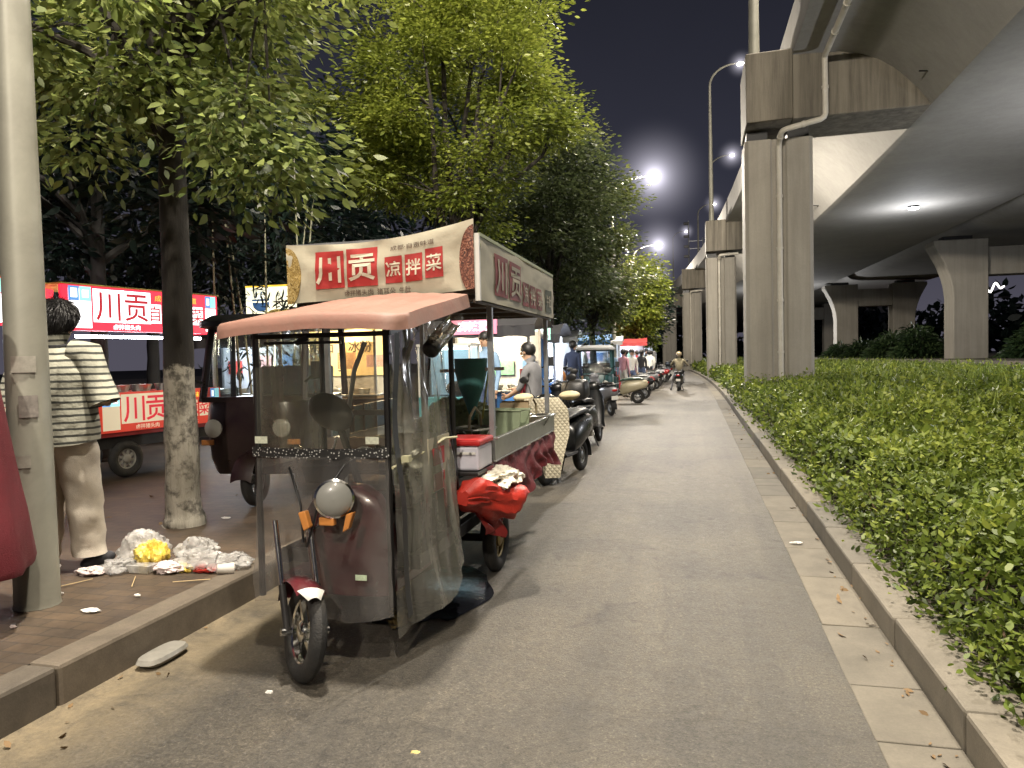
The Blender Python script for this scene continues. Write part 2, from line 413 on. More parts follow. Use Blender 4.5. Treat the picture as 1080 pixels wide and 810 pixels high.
struct(strip([(12.65,.94), (34,.98)]).build('verge', soil))

# ------------------------------------------------------------------ leaves
def leaves(name, pos, dirn, size, mat, parent=None, aspect=.45, fold=.18, six=True, tint=None):
    n = len(pos); pos = np.asarray(pos); d = dirn/np.maximum(np.linalg.norm(dirn, axis=1, keepdims=True), 1e-6)
    rnd = RNG.normal(size=(n,3)); s = np.cross(d, rnd); s /= np.maximum(np.linalg.norm(s, axis=1, keepdims=True), 1e-6)
    # leaf blades mostly lie flat: push the side vector towards horizontal
    s[:,2] *= .45; s -= d*np.sum(s*d, axis=1, keepdims=True); s /= np.maximum(np.linalg.norm(s, axis=1, keepdims=True), 1e-6)
    nn = np.cross(s, d); sz = np.asarray(size).reshape(-1,1)
    w = sz*aspect*.5
    if six:
        rows = [(0,0,0), (.3,.85,1), (.62,.8,1), (1,0,-.6), (.62,-.8,1), (.3,-.85,1)]
    else:
        rows = [(0,0,0), (.45,1,1), (1,0,-.4), (.45,-1,1)]
    k = len(rows)
    V = np.stack([pos + d*sz*a + s*w*b + nn*(sz*fold*c*.35) for a,b,c in rows], axis=1).reshape(-1,3)
    me = bpy.data.meshes.new(name); me.vertices.add(n*k); me.vertices.foreach_set('co', V.astype(np.float32).ravel())
    me.loops.add(n*k); me.loops.foreach_set('vertex_index', np.arange(n*k, dtype=np.int32))
    me.polygons.add(n); me.polygons.foreach_set('loop_start', np.arange(0, n*k, k, dtype=np.int32)); me.polygons.foreach_set('loop_total', np.full(n, k, dtype=np.int32))
    me.update(calc_edges=True); me.materials.append(mat)
    o = bpy.data.objects.new(name, me); COL.objects.link(o)
    set_tint(o, RNG.random(n) if tint is None else np.clip(tint, 0, 1))
    if parent: o.parent = parent
    return o
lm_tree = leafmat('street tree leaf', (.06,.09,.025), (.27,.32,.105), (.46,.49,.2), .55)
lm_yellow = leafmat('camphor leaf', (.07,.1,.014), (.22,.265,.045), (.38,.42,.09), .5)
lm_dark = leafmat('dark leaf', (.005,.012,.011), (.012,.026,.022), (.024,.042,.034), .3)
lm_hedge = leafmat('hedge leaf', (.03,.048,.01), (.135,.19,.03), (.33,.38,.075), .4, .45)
lm_grass = leafmat('grass blade', (.07,.11,.02), (.18,.25,.045), (.34,.4,.1), .45)
lm_shrub = leafmat('shrub leaf', (.015,.03,.014), (.04,.075,.032), (.08,.12,.05), .3)
bark1 = custom('whitewashed bark', trunk_fn(1.33), .85); bark2 = custom('bark', trunk_fn(1.05), .85)

darkbark = M('dark bark', (.012,.011,.01), .9)
def tree(name, label, loc, crown, n, leaf, mat, bark, tr=.14, th=3.2, lean=(0,0), clumps=60, crad=.45, group='street trees along the left kerb', lobes=None, droop=.35, limbs=9, trunk_pts=None, flat=.62, aspect=.45, extra=None):
    """crown = (centre xyz relative to foot, radii xyz)"""
    t = thing(name, label, 'tree', loc, 0, group)
    rs = random.Random(hash(label) % 1000 if False else sum(map(ord, label)))
    rg = np.random.default_rng(sum(map(ord, label)))
    cc = np.array(crown[0]); cr = np.array(crown[1])
    cl = []
    while len(cl) < clumps:
        p = rg.normal(size=3); p /= np.linalg.norm(p); rad = rg.uniform(.25, 1)**.5
        rad *= 1 + .18*math.sin(3*p[0]+5*p[1]+len(label)) + .12*math.sin(7*p[2]+4*p[0])
        q = cc + p*rad*cr
        if q[2] > th-.55: cl.append(q)
    if extra: cl += [np.array(e) for e in extra]
    cl = np.array(cl)
    # trunk and limbs
    b = MB(); top = Vector((lean[0], lean[1], th))
    tp = [Vector((0,0,-.05)), Vector((0,0,.12)), Vector((lean[0]*.15, lean[1]*.15, th*.3)), Vector((lean[0]*.55, lean[1]*.5, th*.68)), top]
    ys = [tr*1.45, tr*1.15, tr, tr*.86, tr*.72]
    # finer rings with slight wobble
    pts = []; rad = []
    for i in range(len(tp)-1):
        for k in range(5):
            f = k/5; p = tp[i].lerp(tp[i+1], f); w = .05*tr
            pts.append(p + Vector((rs.uniform(-w,w), rs.uniform(-w,w), 0))); rad.append((ys[i]*(1-f)+ys[i+1]*f)*rs.uniform(.96,1.04))
    pts.append(top); rad.append(ys[-1])
    b.tube(pts, rad, 14)
    order = sorted(range(len(cl)), key=lambda i: -np.linalg.norm(cl[i]-np.array(top)))
    picks = [order[int(i*len(order)/(limbs*3))] for i in range(limbs*3)]
    mains = []
    for i in range(limbs):
        e = Vector(cl[picks[i*2 % len(picks)]]); st = pts[-1 - (i % 4)]
        m1 = st.lerp(e, .35) + Vector((rs.uniform(-.15,.15), rs.uniform(-.15,.15), .18)); m2 = st.lerp(e, .7) + Vector((rs.uniform(-.15,.15), rs.uniform(-.15,.15), .12))
        b.tube([st - Vector((0,0,.1)), m1, m2, e], [tr*.52, tr*.34, tr*.2, tr*.05], 7); mains += [m1, m2]
    for i in range(min(len(cl), limbs*6)):
        e = Vector(cl[(i*7) % len(cl)]); s0 = min(mains, key=lambda q: (q-e).length)
        b.tube([s0, s0.lerp(e,.5)+Vector((0,0,.06)), e], [tr*.14, tr*.09, tr*.03], 5)
    b.build('trunk', bark, t)
    # leaves gather round the clump centres
    k = rg.integers(0, len(cl), n); o = rg.normal(size=(n,3)); o /= np.maximum(1, np.linalg.norm(o, axis=1, keepdims=True)/1.7); o *= crad*np.array([1,1,flat])*rg.uniform(.35,1.1,size=(n,1))
    pos = cl[k] + o
    out = o/np.maximum(np.linalg.norm(o, axis=1, keepdims=True), .01) + .6*(pos-cc)/cr + rg.normal(size=(n,3))*.5
    out[:,2] = out[:,2]*.35 - droop
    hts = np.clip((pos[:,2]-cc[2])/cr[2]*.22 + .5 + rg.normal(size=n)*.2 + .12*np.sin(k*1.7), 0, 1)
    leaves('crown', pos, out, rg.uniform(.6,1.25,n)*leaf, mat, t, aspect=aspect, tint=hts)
    return t

tree('street_tree', 'nearest street tree with whitewashed lower trunk, rising behind the litter pile', (-4.15,5.2,.18), ((-.5,-.1,4.75),(1.75,1.7,1.5)), 19000, .11, lm_tree, bark1, .125, 3.85, (.0,.02), 70, .36,
     extra=[(1.15,-.35,2.95),(1.35,-.3,2.75),(.95,-.3,2.7),(.75,-.4,3.0),(1.5,-.5,4.9),(1.8,-.6,5.3),(1.1,-.4,4.7),(2.0,-.5,5.7),(1.4,-.5,5.5),(-.35,-.5,3.05),(-1.2,-.3,3.2),(.9,-.3,3.3)], aspect=.5)
tree('street_tree', 'big round yellow-green street tree rising right behind the front cart banners', (-4.05,12,.18), ((.02,.0,5.75),(2.05,2.1,2.75)), 56000, .095, lm_yellow, bark2, .15, 3.3, (.1,0), 100, .37, limbs=11, droop=.2)
tree('street_tree', 'grey-green street tree between the big yellow-green one and the lamp', (-3.6,18.5,.18), ((.0,.0,4.7),(1.75,2.0,2.3)), 20000, .13, leafmat('grey green leaf', (.03,.045,.02), (.075,.1,.045), (.13,.16,.07), .4), bark2, .12, 2.9, (0,0), 70, .45)
tree('street_tree', 'tall dull-green street tree just left of the nearest glowing street lamp', (-3.1,23,.18), ((-.3,.0,4.6),(1.5,1.8,3.2)), 26000, .15, leafmat('dull leaf', (.04,.055,.02), (.095,.12,.04), (.16,.18,.06), .4), bark2, .11, 2.6, (-.05,0), 75, .5)
tree('street_tree', 'small bright lime-lit street tree at the far end of the scooter row', (-3.0,38,.18), ((.0,.0,4.3),(1.65,1.7,2.1)), 15000, .2, lm_yellow, bark2, .11, 2.2, (0,0), 55, .5)
tree('street_tree', 'far dim street tree behind the lime-lit one', (-3.6,47,.18), ((.0,.0,4.0),(1.8,1.9,2.5)), 9000, .25, lm_dark, bark2, .11, 2.0, (0,0), 45, .55)
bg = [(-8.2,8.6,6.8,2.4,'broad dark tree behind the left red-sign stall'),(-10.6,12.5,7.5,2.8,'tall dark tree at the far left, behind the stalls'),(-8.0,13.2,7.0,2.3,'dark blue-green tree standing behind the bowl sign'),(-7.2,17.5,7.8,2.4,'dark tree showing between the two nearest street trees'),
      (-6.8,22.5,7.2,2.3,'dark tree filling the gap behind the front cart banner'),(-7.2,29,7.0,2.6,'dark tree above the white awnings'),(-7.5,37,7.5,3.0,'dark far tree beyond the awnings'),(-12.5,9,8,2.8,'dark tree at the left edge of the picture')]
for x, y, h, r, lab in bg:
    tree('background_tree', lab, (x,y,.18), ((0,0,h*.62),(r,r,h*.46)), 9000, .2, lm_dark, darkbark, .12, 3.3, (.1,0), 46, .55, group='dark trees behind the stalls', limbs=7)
def bamboo(loc, label, n=7):
    t = thing('bamboo_clump', label, 'bamboo', loc, 0, 'bamboo behind the stalls'); b = MB(); P_ = []
    for i in range(n):
        a = random.uniform(-.5,.5); c = random.uniform(-.4,.4); h = random.uniform(3.5,5.5); x = random.uniform(-.7,.7); y = random.uniform(-.4,.4)
        pts = [(x+a*(k/6)**1.6, y+c*(k/6)**1.6, h*k/6) for k in range(7)]
        b.tube(pts, [.022-.002*k for k in range(7)], 6)
        for k in range(2,7):
            for q in range(26): P_.append((pts[k][0]+random.gauss(0,.22), pts[k][1]+random.gauss(0,.22), pts[k][2]+random.gauss(0,.2)))
    b.build('stem', M('bamboo stem', (.2,.2,.13), .5), t)
    P_ = np.array(P_); d = RNG.normal(size=P_.shape); d[:,2] -= .7
    leaves('foliage', P_, d, RNG.uniform(.12,.24,len(P_)), lm_dark, t, aspect=.2)
bamboo((-6.4,10.0,.18), 'thin pale bamboo stems beside the bowl sign'); bamboo((-7.6,15,.18), 'slender stems in the dark gap behind the bowl sign', 8)

# ------------------------------------------------------------------ median planting
def hedge():
    P_ = []; D = []; S = []; T = []
    def field(x0, x1, y0, y1, dens, sz, per=7):
        n = int((x1-x0)*(y1-y0)*dens)
        x = RNG.uniform(x0,x1,n); y = RNG.uniform(y0,y1,n)
        lump = np.array([mnoise.noise((a*1.4,b*1.4,0)) for a,b in zip(x,y)]); lump2 = np.array([mnoise.noise((a*4.1,b*4.1,5)) for a,b in zip(x,y)])
        kp = lump2+.5*lump > -.42; x = x[kp]; y = y[kp]; lump = lump[kp]; lump2 = lump2[kp]; n = len(x)
        base = .12+.04*(x-1.2)
        edge = np.clip((x-1.12)/.3, 0, 1)
        top = base + (.12+.38*edge)*(1+.45*lump+.35*lump2) - .018*np.clip(x-3,0,6)
        xo = x + np.array([off(b) for b in y])
        # shoots: leaves spread down each one
        for k in range(per):
            dep = RNG.random(n)**1.5*.26
            z = top - dep; ok = z > base*.6
            rr = RNG.normal(size=(n,3))*(.055 if sz < .07 else .09)
            P_.append(np.stack([xo,y,z],1)[ok] + rr[ok]); d = RNG.normal(size=(n,3)); d[:,2] = np.abs(d[:,2])*.7+.1; D.append(d[ok])
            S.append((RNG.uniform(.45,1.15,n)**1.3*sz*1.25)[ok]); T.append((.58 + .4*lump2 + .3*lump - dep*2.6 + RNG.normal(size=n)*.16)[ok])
    field(1.12, 3.6, 1.4, 6.5, 760, .044, 9); field(1.12, 4.5, 6.5, 12, 330, .062, 8); field(3.6, 8.6, 4, 12, 120, .075, 7)
    field(1.12, 8.6, 12, 24, 110, .085, 7); field(1.12, 8.6, 24, 60, 26, .15, 6); field(1.12, 7.0, 60, 110, 7, .3, 5)
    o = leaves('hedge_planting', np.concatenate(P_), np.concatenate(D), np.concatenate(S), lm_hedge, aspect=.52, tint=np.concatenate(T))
    tag(o, 'low leafy green ground-cover hedge filling the bed behind the pale kerb', 'hedge', kind='stuff')
    # long grass standing through it
    n = 19000; x = RNG.uniform(1.9,8.7,n); y = 8+RNG.random(n)**.9*46
    cl = np.array([mnoise.noise((a*.9,b*.5,9)) for a,b in zip(x,y)]); ok = cl > -.12 - .02*(x-4); x = x[ok]; y = y[ok]; n = len(x)
    z = .34+.035*(x-1.2); p = np.stack([x+np.array([off(b) for b in y]), y, z], 1)
    d = RNG.normal(size=(n,3))*.28; d[:,2] = 1
    o = leaves('tall_grass', p, d, RNG.uniform(.3,.7,n), lm_grass, aspect=.05, six=False, fold=.5)
    tag(o, 'long yellow-green grass blades standing through the hedge', 'grass', kind='stuff')
hedge()
n = 5000; x = RNG.uniform(1.2,5,n); y = 1.5+RNG.random(n)**1.5*14; d = RNG.normal(size=(n,3))*.5; d[:,2] = 1
tag(leaves('hedge_twigs', np.stack([x, y, .13+.04*(x-1.2)+RNG.random(n)*.22], 1), d, RNG.uniform(.08,.24,n), M('brown twig', (.1,.065,.035), .9), aspect=.045, six=False), 'thin brown twigs inside the hedge', 'twigs', kind='stuff')
n = 210; side_ = RNG.random(n); x = np.where(side_ < .45, RNG.normal(.88,.05,n), np.where(side_ < .8, RNG.normal(-2.62,.09,n), RNG.uniform(-6,-2.95,n))); y = 1.8+RNG.random(n)**1.6*20
z = np.where(side_ < .8, .008, .186); x = np.where(side_ < .45, np.minimum(x,.945), np.where(side_ < .8, np.maximum(x,-2.74), x)); d = RNG.normal(size=(n,3)); d[:,2] = .12
tag(leaves('fallen_leaves', np.stack([x, y, z], 1), d, RNG.uniform(.02,.065,n), M('dead leaf', (.16,.1,.045), .8, 0, .5, 3), aspect=.5), 'small dead leaves scattered along the kerbs and pavement', 'fallen leaves', kind='stuff')
def shrub(loc, r, h, label):
    t = thing('shrub', label, 'shrub', loc, 0, 'shrubs under the far columns'); n = int(1500*r)
    a = RNG.uniform(0,2*PI,n); u = RNG.random(n)**.5; z = RNG.random(n)
    p = np.stack([np.cos(a)*u*r*(1-.45*z), np.sin(a)*u*r*(1-.45*z), z*h*(1-.55*u*u)], 1) + RNG.normal(size=(n,3))*.12
    d = p.copy(); d[:,2] = RNG.normal(size=n)*.4-.25
    leaves('foliage', p, d, RNG.uniform(.25,.55,n), lm_shrub, t, aspect=.3)
    b = MB()
    for i in range(6):
        q = random.uniform(0,6.28); b.tube([(0,0,-.1),(math.cos(q)*r*.3,math.sin(q)*r*.3,h*.4),(math.cos(q)*r*.6,math.sin(q)*r*.6,h*.7)], [.04,.03,.01], 5)
    b.build('stem', bark2, t)
for i,(x,y,r,h,l) in enumerate([(18.2,45,2.0,2.4,'big dark bush right of the near flared column, at the picture edge'),(16.9,42.5,1.5,1.6,'low dark bush tight against the right of the near flared column'),(20.8,46,2.2,2.8,'tallest dark bush at the right picture edge'),
    (14.0,52,1.8,2.0,'ferny bush directly left of the near flared column'),(13.3,56,1.8,1.7,'blue-green ferny bush in the middle of the verge'),(14.3,60,2.0,2.0,'bush in front of the far portal opening'),(12.9,63,1.6,1.4,'low bush by the foot of the far portal'),(16.4,62,2.2,2.6,'tall bush behind the ferny ones'),(12.6,70,1.6,1.2,'smallest dark bush left of the far portal')]):
    shrub((x,y,.9), r, h, l)

# ================================================================== VIADUCT
via = thing('viaduct', 'grey concrete elevated road on tall pale piers running along the right', 'viaduct', (2,21,0))
def at_via(o): o.parent = via; o.matrix_parent_inverse = Matrix.Translation((-2,-21,0)); return o
def voff(y): return -.0009*max(0, y-18)**2
def zd(y): return -.016*max(0, y-88)
def sweep(name, prof, mat, ys, closed=True):
    b = MB(); rings = [[(x+voff(y)*(1 if x < 7 else .35), y, z+zd(y)) for x, z in prof] for y in ys]
    b.rings(rings, 0, closed, True)
    return at_via(b.build(name, mat, smooth=35))
vy_ = [-25+i*5 for i in range(12)] + [35+i*7 for i in range(22)]
wing = [(2.63,10.6),(2.63,9.42),(3.2,9.4),(3.8,9.36),(4.3,9.25),(4.75,9.05),(5.1,8.8),(5.4,8.5),(5.65,8.22),(5.85,7.95),(5.97,7.78),(6.15,7.72)]
sweep('box_girder', wing + [(13.35,7.84),(13.6,7.95),(13.9,8.5),(14.0,10.0),(14.0,10.6)], soffit, vy_)
sweep('side_girder', [(14.3,10.6),(14.3,9.6),(14.7,8.8),(15.3,8.25),(16.2,8.1),(22,7.9),(24,9.4),(24,10.6)], soffit, vy_)
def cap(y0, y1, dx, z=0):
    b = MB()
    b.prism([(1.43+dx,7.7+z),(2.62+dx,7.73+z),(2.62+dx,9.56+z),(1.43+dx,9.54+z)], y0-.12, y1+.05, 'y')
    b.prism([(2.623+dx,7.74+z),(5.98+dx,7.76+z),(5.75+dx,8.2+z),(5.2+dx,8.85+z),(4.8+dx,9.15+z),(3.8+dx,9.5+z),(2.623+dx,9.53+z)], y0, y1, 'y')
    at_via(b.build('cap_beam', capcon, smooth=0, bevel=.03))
def pier(y0, y1, x0, x1, ztop, zb=0):
    b = MB(); c = (x0+x1)/2; p = .1
    prof = [(x0+p,y0),(c-.22,y0),(c-.17,y0+.07),(c+.17,y0+.07),(c+.22,y0),(x1-p,y0),(x1,y0+p),(x1,y1-p),(x1-p,y1),(x0+p,y1),(x0,y1-p),(x0,y0+p)]
    b.prism(prof, zb-.2, ztop, 'z')
    at_via(b.build('pier', concrete, smooth=0, bevel=.015))
    for xx in (x0+.35, x1-.35): at_via(MB().box(xx-.28, xx+.28, y0+.3, y0+.9, ztop, ztop+.3).build('bearing', blackp, smooth=0))
def drain(pts, r=.075):
    b = MB()
    P_ = []
    for i, p in enumerate(pts):
        p = Vector(p)
        if 0 < i < len(pts)-1:
            a = Vector(pts[i-1]); c = Vector(pts[i+1]); P_ += [p+(a-p).normalized()*.12, p+(a-p).normalized()*.035+(c-p).normalized()*.035, p+(c-p).normalized()*.12]
        else: P_.append(p)
    b.tube(P_, r, 12)
    for i in range(len(pts)-1):
        a = Vector(pts[i]); c = Vector(pts[i+1]); L_ = (c-a).length; n = max(1, int(L_/1.6))
        for q in range(1, n+1):
            m = a.lerp(c, q/(n+1)); d = (c-a).normalized()*.035
            b.tube([m-d, m+d], r*1.22, 12)
    at_via(b.build('drain_pipe', pipewhite, smooth=50))
for y in (21,46,71,96):
    dx = voff(y); cap(y, y+2.1, dx, zd(y)); pier(y+.45, y+1.9, 1.42+dx, 3.2+dx, 7.38+zd(y))
drain([(3.38,9,9.26),(3.38,20.75,9.2),(3.4,20.8,7.62),(2.32,20.85,7.42),(2.3,21.36,7.2),(2.3,21.36,.1)])
for y in (46,71):
    dx = voff(y); drain([(3.3+dx,y-.1,7.5),(2.2+dx,y-.1,7.45),(2.2+dx,y+.35,7.2),(2.2+dx,y+.35,.1)])
def portal(y, x0, x1, gap, mirror=True):
    for s, nm in ((0,'flared_column'),(1,'flared_column')):
        xa = x0 if s == 0 else x1+gap; xb = x1 if s == 0 else x1+gap+(x1-x0)
        fl = [(0,.9),(0,4.4),(-.06,5.0),(-.2,5.6),(-.45,6.3),(-.75,6.9),(-1.0,7.35),(-1.0,7.62)]
        if s == 0: poly = [(xa+a, z) for a, z in fl] + [(xb,7.62),(xb,.9)]
        else: poly = [(xb-a, z) for a, z in fl] + [(xa,7.62),(xa,.9)]
        at_via(MB().prism(poly, y, y+1.7, 'y').build(nm, concrete, smooth=25, bevel=.05))
        at_via(MB().box((xa+xb)/2-.9-(.4 if s == 0 else -.4), (xa+xb)/2+.6-(.4 if s == 0 else -.4), y+.4, y+1.2, 7.62, 7.86).build('bearing', blackp, smooth=0))
    at_via(MB().box(x1+.003, x1+gap-.003, y+.15, y+1.5, 5.6, 7.15).build('portal_beam', concrete, smooth=0, bevel=.04))
portal(46, 14.15, 15.9, 4.0); portal(73, 12.75, 14.6, 2.9); portal(100, 11.0, 13.0, 3.0)
# lamp fixed under the deck, with its conduit
def deck_lamp(x, y, z, label, d):
    t = thing('underdeck_lamp', label, 'lamp', (x,y,z), 0, 'lamps under the deck')
    MB().lathe([(0,.02),(.16,.02),(.2,-.05),(.24,-.12),(.22,-.13)], n=20).build('lamp_housing', steeldull, t)
    MB().lathe([(.22,-.125),(.2,-.17),(.1,-.2),(0,-.21)], n=20).build('lens', E_('cold lamp lens', (.85,.92,1), 40), t)
    MB().tube([(0,0,.03),(-3,-.0,.17),(-6.2,0,.45)], .018, 6).build('conduit', blackp, t)
    l = bpy.data.lights.new('bulb','POINT'); l.energy = d or 420; l.color = (.95,.96,1); l.shadow_soft_size = .2
    o = bpy.data.objects.new('bulb', l); COL.objects.link(o); o.parent = t; o.location = (0,0,-1.6 if d < 1000 else -4.0)  # light point added below the fitting to spread light over the soffit
deck_lamp(9.35,35.5,7.82, 'glowing lamp under the deck soffit, right of the nearest pier', 0)
deck_lamp(11.6,20,7.85, 'added unseen lamp outside the right picture edge, brightening the deck soffit', 1300)  # unseen fitting, added to brighten the soffit
deck_lamp(8.2,75,7.85, 'distant tiny lamp glowing under the deck by the far portal', 1400)

# ================================================================== STREET LAMPS
def glow_m(Rr):  # self-glowing ball round the lens, standing in for the lamp's bloom
    k = 'lamp glow ball %.1f' % Rr
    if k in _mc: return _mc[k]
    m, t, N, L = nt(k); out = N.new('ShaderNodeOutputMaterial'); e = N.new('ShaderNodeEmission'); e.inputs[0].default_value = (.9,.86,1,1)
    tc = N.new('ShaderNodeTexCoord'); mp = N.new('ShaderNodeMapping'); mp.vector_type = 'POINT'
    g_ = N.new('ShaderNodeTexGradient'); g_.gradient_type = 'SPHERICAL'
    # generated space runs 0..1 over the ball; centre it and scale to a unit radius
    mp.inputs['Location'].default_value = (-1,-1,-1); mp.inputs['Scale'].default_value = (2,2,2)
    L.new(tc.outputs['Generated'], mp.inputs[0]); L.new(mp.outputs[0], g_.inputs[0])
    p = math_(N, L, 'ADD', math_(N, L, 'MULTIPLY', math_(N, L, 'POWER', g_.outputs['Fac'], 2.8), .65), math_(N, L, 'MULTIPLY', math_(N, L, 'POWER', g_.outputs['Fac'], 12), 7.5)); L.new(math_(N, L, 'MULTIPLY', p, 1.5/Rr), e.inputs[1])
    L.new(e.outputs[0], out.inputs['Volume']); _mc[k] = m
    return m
lens_m = E_('street lamp lens', (1,.93,.85), 90)
def street_lamp(x, y, h, reach, label, power, group='street lamps on the left pavement', soft=.22, z0=.18, arm_z=.75, r=.085, name='street_lamp', col=(1,.9,.76), halo=0):
    t = thing(name, label, 'street lamp', (x,y,z0), 0, group)
    MB().tube([(0,0,0),(0,0,.02),(0,0,h*.5),(0,0,h-arm_z)], [r*1.2,r*1.15,r*.85,r*.55], 14).build('pole', M('grey lamp post', (.25,.245,.2), .5, .2, .2, 2, 0, 40, .5, (.13,.12,.1)), t)
    if r > .095 and z0 < 1:
        for zz_, a_, w_, h_, mt in ((1.35,-.9,.12,.09,M('faded sticker', (.28,.265,.225), .6, 0, .3, 30)),(1.12,-.75,.09,.12,M('torn grey sticker', (.2,.18,.16), .6, 0, .4, 30)),(.82,-1.2,.1,.07,M('faded sticker', (.4,.38,.33)))):
            MB().sheet(lambda u,v: (.1125*math.cos(a_+(u-.5)*w_/.11), .1125*math.sin(a_+(u-.5)*w_/.11), zz_+(v-.5)*h_), 6, 2).build('sticker', mt, t)
    s = 1 if reach > 0 else -1; L_ = abs(reach)
    pts = [(s*L_*(1-math.cos(a)), 0, h-arm_z+arm_z*math.sin(a)) for a in [PI/2*k/8 for k in range(9)]]
    MB().tube(pts, [r*.55-.0025*k for k in range(9)], 8).build('arm', M('grey lamp post', (.36,.36,.34)), t)
    hx = s*L_
    MB().rings([[(hx+s*(u*.72-.1), math.cos(a)*w, h+.0+math.sin(a)*hh+u*.05) for a in [2*PI*k/12 for k in range(12)]] for u, w, hh in ((0,.03,.03),(.15,.1,.05),(.5,.16,.07),(.85,.14,.06),(1,.05,.02))]).build('lamp_head', steeldull, t)
    MB().ell((hx+s*.3,0,h-.04), (.2,.14,.1), 16, 10).build('lens', lens_m, t)
    if halo: MB().ell((hx+s*.3,0,h-.05), (halo,halo,halo), 24, 14).build('glow_ball', glow_m(halo), t)
    if power:
        l = bpy.data.lights.new('bulb','POINT'); l.energy = power; l.color = col; l.shadow_soft_size = soft
        o = bpy.data.objects.new('bulb', l); COL.objects.link(o); o.parent = t; o.location = (hx+s*.3,0,h-.2-soft*.5)
    return t
# ================================================================== FRONT FOOD CART (three-wheeler)
def speckband_fn(N, L, v, b):
    vo = N.new('ShaderNodeTexVoronoi'); vo.inputs['Scale'].default_value = 75; L.new(v, vo.inputs['Vector'])
    r = ramp(N, [(.22, (.5,.5,.48,1)), (.34, (.015,.015,.015,1))]); L.new(vo.outputs['Distance'], r.inputs[0]); L.new(r.outputs[0], b.inputs['Base Color'])
speckband = custom('black lace band', speckband_fn, .5)
canopy_m = M('faded salmon fibreglass', (.26,.11,.08), .6, 0, .2, 4, .1, 30, .9, (.2,.13,.1))
bannercream = M('cream banner cloth', (.4,.37,.28), .6, 0, .12, 3, .1, 20, .3, (.3,.25,.16))
bannerred = M('banner red print', (.33,.022,.02), .6, 0, .15, 5); bannerbrown = M('banner dark red print', (.17,.02,.014), .6, 0, .15, 5)
inkdark = M('banner brown ink', (.1,.07,.05), .7); inkgreen = M('banner green print', (.06,.07,.045), .7)
def dish_fn(a, c, e):
    def fn(N, L, v, b):
        n = noise(N, L, v, 38, 5, .7, 2.5); r = ramp(N, [(.36, rgba(a)), (.5, rgba(c)), (.64, rgba(e))]); L.new(n.outputs['Fac'], r.inputs[0]); L.new(r.outputs[0], b.inputs['Base Color'])
    return fn
dishbrown = custom('printed chilli dish', dish_fn((.012,.008,.006),(.12,.03,.015),(.4,.2,.13)), .6); dishgold = custom('printed golden dish', dish_fn((.07,.04,.01),(.3,.2,.05),(.5,.4,.2)), .6)
redtarp = M('red plastic tarpaulin', (.36,.024,.014), .45, 0, .25, 5, .3, 25); darkredcloth = M('dark red cloth', (.12,.009,.012), .7, 0, .3, 8, .3, 50)
def wr(x, y, z, s=1.0, a=.02): return a*mnoise.noise((x*s*3, y*s*3, z*s*3)) + a*.5*mnoise.noise((x*s*8, y*s*8, z*s*8+4))

cart = thing('food_cart_tricycle', 'front food tricycle with salmon canopy, clear plastic curtains and cream 川贡 banners, parked on the road', 'tricycle', (-1.86,3.1,0))
CI = Matrix.Translation((1.86,-3.1,0))
def cp(b, name, mats, smooth=40, bevel=0, parent=None):
    o = b.build(name, mats, None, smooth, bevel); o.parent = parent or cart
    o.matrix_parent_inverse = CI if parent is None else Matrix.Identity(4)
    return o
# --- steered front wheel, turned towards the kerbless side
th = R(47); hd = Vector((math.sin(th), -math.cos(th), 0)); sd = Vector((math.cos(th), math.sin(th), 0)); fw = Vector((-1.81,3.07,.232)); sd0 = sd.copy(); sd = (sd - Vector((0,0,.17))).normalized()
def wheel(fw, ax, Rr, r, rimmat, spokes=5, hub=.05, sq=.85, side=1):
    ax = Vector(ax); t = MB().torus(fw, ax, Rr, r, 40, 12, 0, sq)
    rim = MB(); w = r*.62
    rim.lathe([(Rr-r*.55,-w),(Rr-r*.75,-w*.8),(Rr-r*1.05,-w*.5),(Rr-r*1.05,w*.5),(Rr-r*.75,w*.8),(Rr-r*.55,w)], fw, ax, 36)
    rim.lathe([(0,-w*1.1),(hub*.7,-w*1.1),(hub,-w*.8),(hub,w*.8),(hub*.7,w*1.1),(0,w*1.1)], fw, ax, 20)
    u = Vector((0,0,1)); s = ax.cross(u).normalized()
    for k in range(spokes):
        a = 2*PI*k/spokes+.3; d = s*math.cos(a) + u*math.sin(a); e = s*math.cos(a+.25) + u*math.sin(a+.25)
        rim.bar(fw+d*hub*.8, fw+e*(Rr-r*.85), .028, .02, up=ax)
    return t, rim
tb, rb = wheel(fw, sd, .186, .046, steel)
w_ = cp(tb, 'front_wheel', rubber, 60); cp(rb, 'rim', chrome, 40).parent = w_
bpy.data.objects['rim'].matrix_parent_inverse = Matrix.Identity(4)
fk = MB()
for s in (-1,1):
    lo = fw + sd*(.085*s); hi = fw + sd*(.085*s) - hd*.15 + Vector((0,0,.5))
    fk.tube([lo, lo.lerp(hi,.42)], .017, 10, 1); fk.tube([lo.lerp(hi,.42), hi], .014, 10, 0); fk.tube([lo-sd*.02*s, lo+sd*.03*s], .018, 8, 0)
cp(fk, 'fork', [chrome, blackm])
fd = MB()
def fen(u, v):
    a = R(22+98*u); rr = .262 + .004*math.cos(v*6); w = (v-.5)*.135; rr -= .035*(2*v-1)**2
    return fw + (-hd*math.cos(a)*-1 if False else hd*math.cos(PI-a))*rr*-1*-1 + Vector((0,0,math.sin(a)*rr)) + sd*w
fd.sheet(lambda u,v: fen(u,v), 22, 8); fen_o = cp(fd, 'front_fender', maroon, 60)
ft = MB(); ft.sheet(lambda u,v: fw + hd*math.cos(R(50+13*u))*.27 + Vector((0,0,math.sin(R(50+13*u))*.27)) + sd*((v-.5)*.13*(.45+.55*u)) - (hd*.4+Vector((0,0,.6)))*.03*(2*v-1)**2, 8, 8)
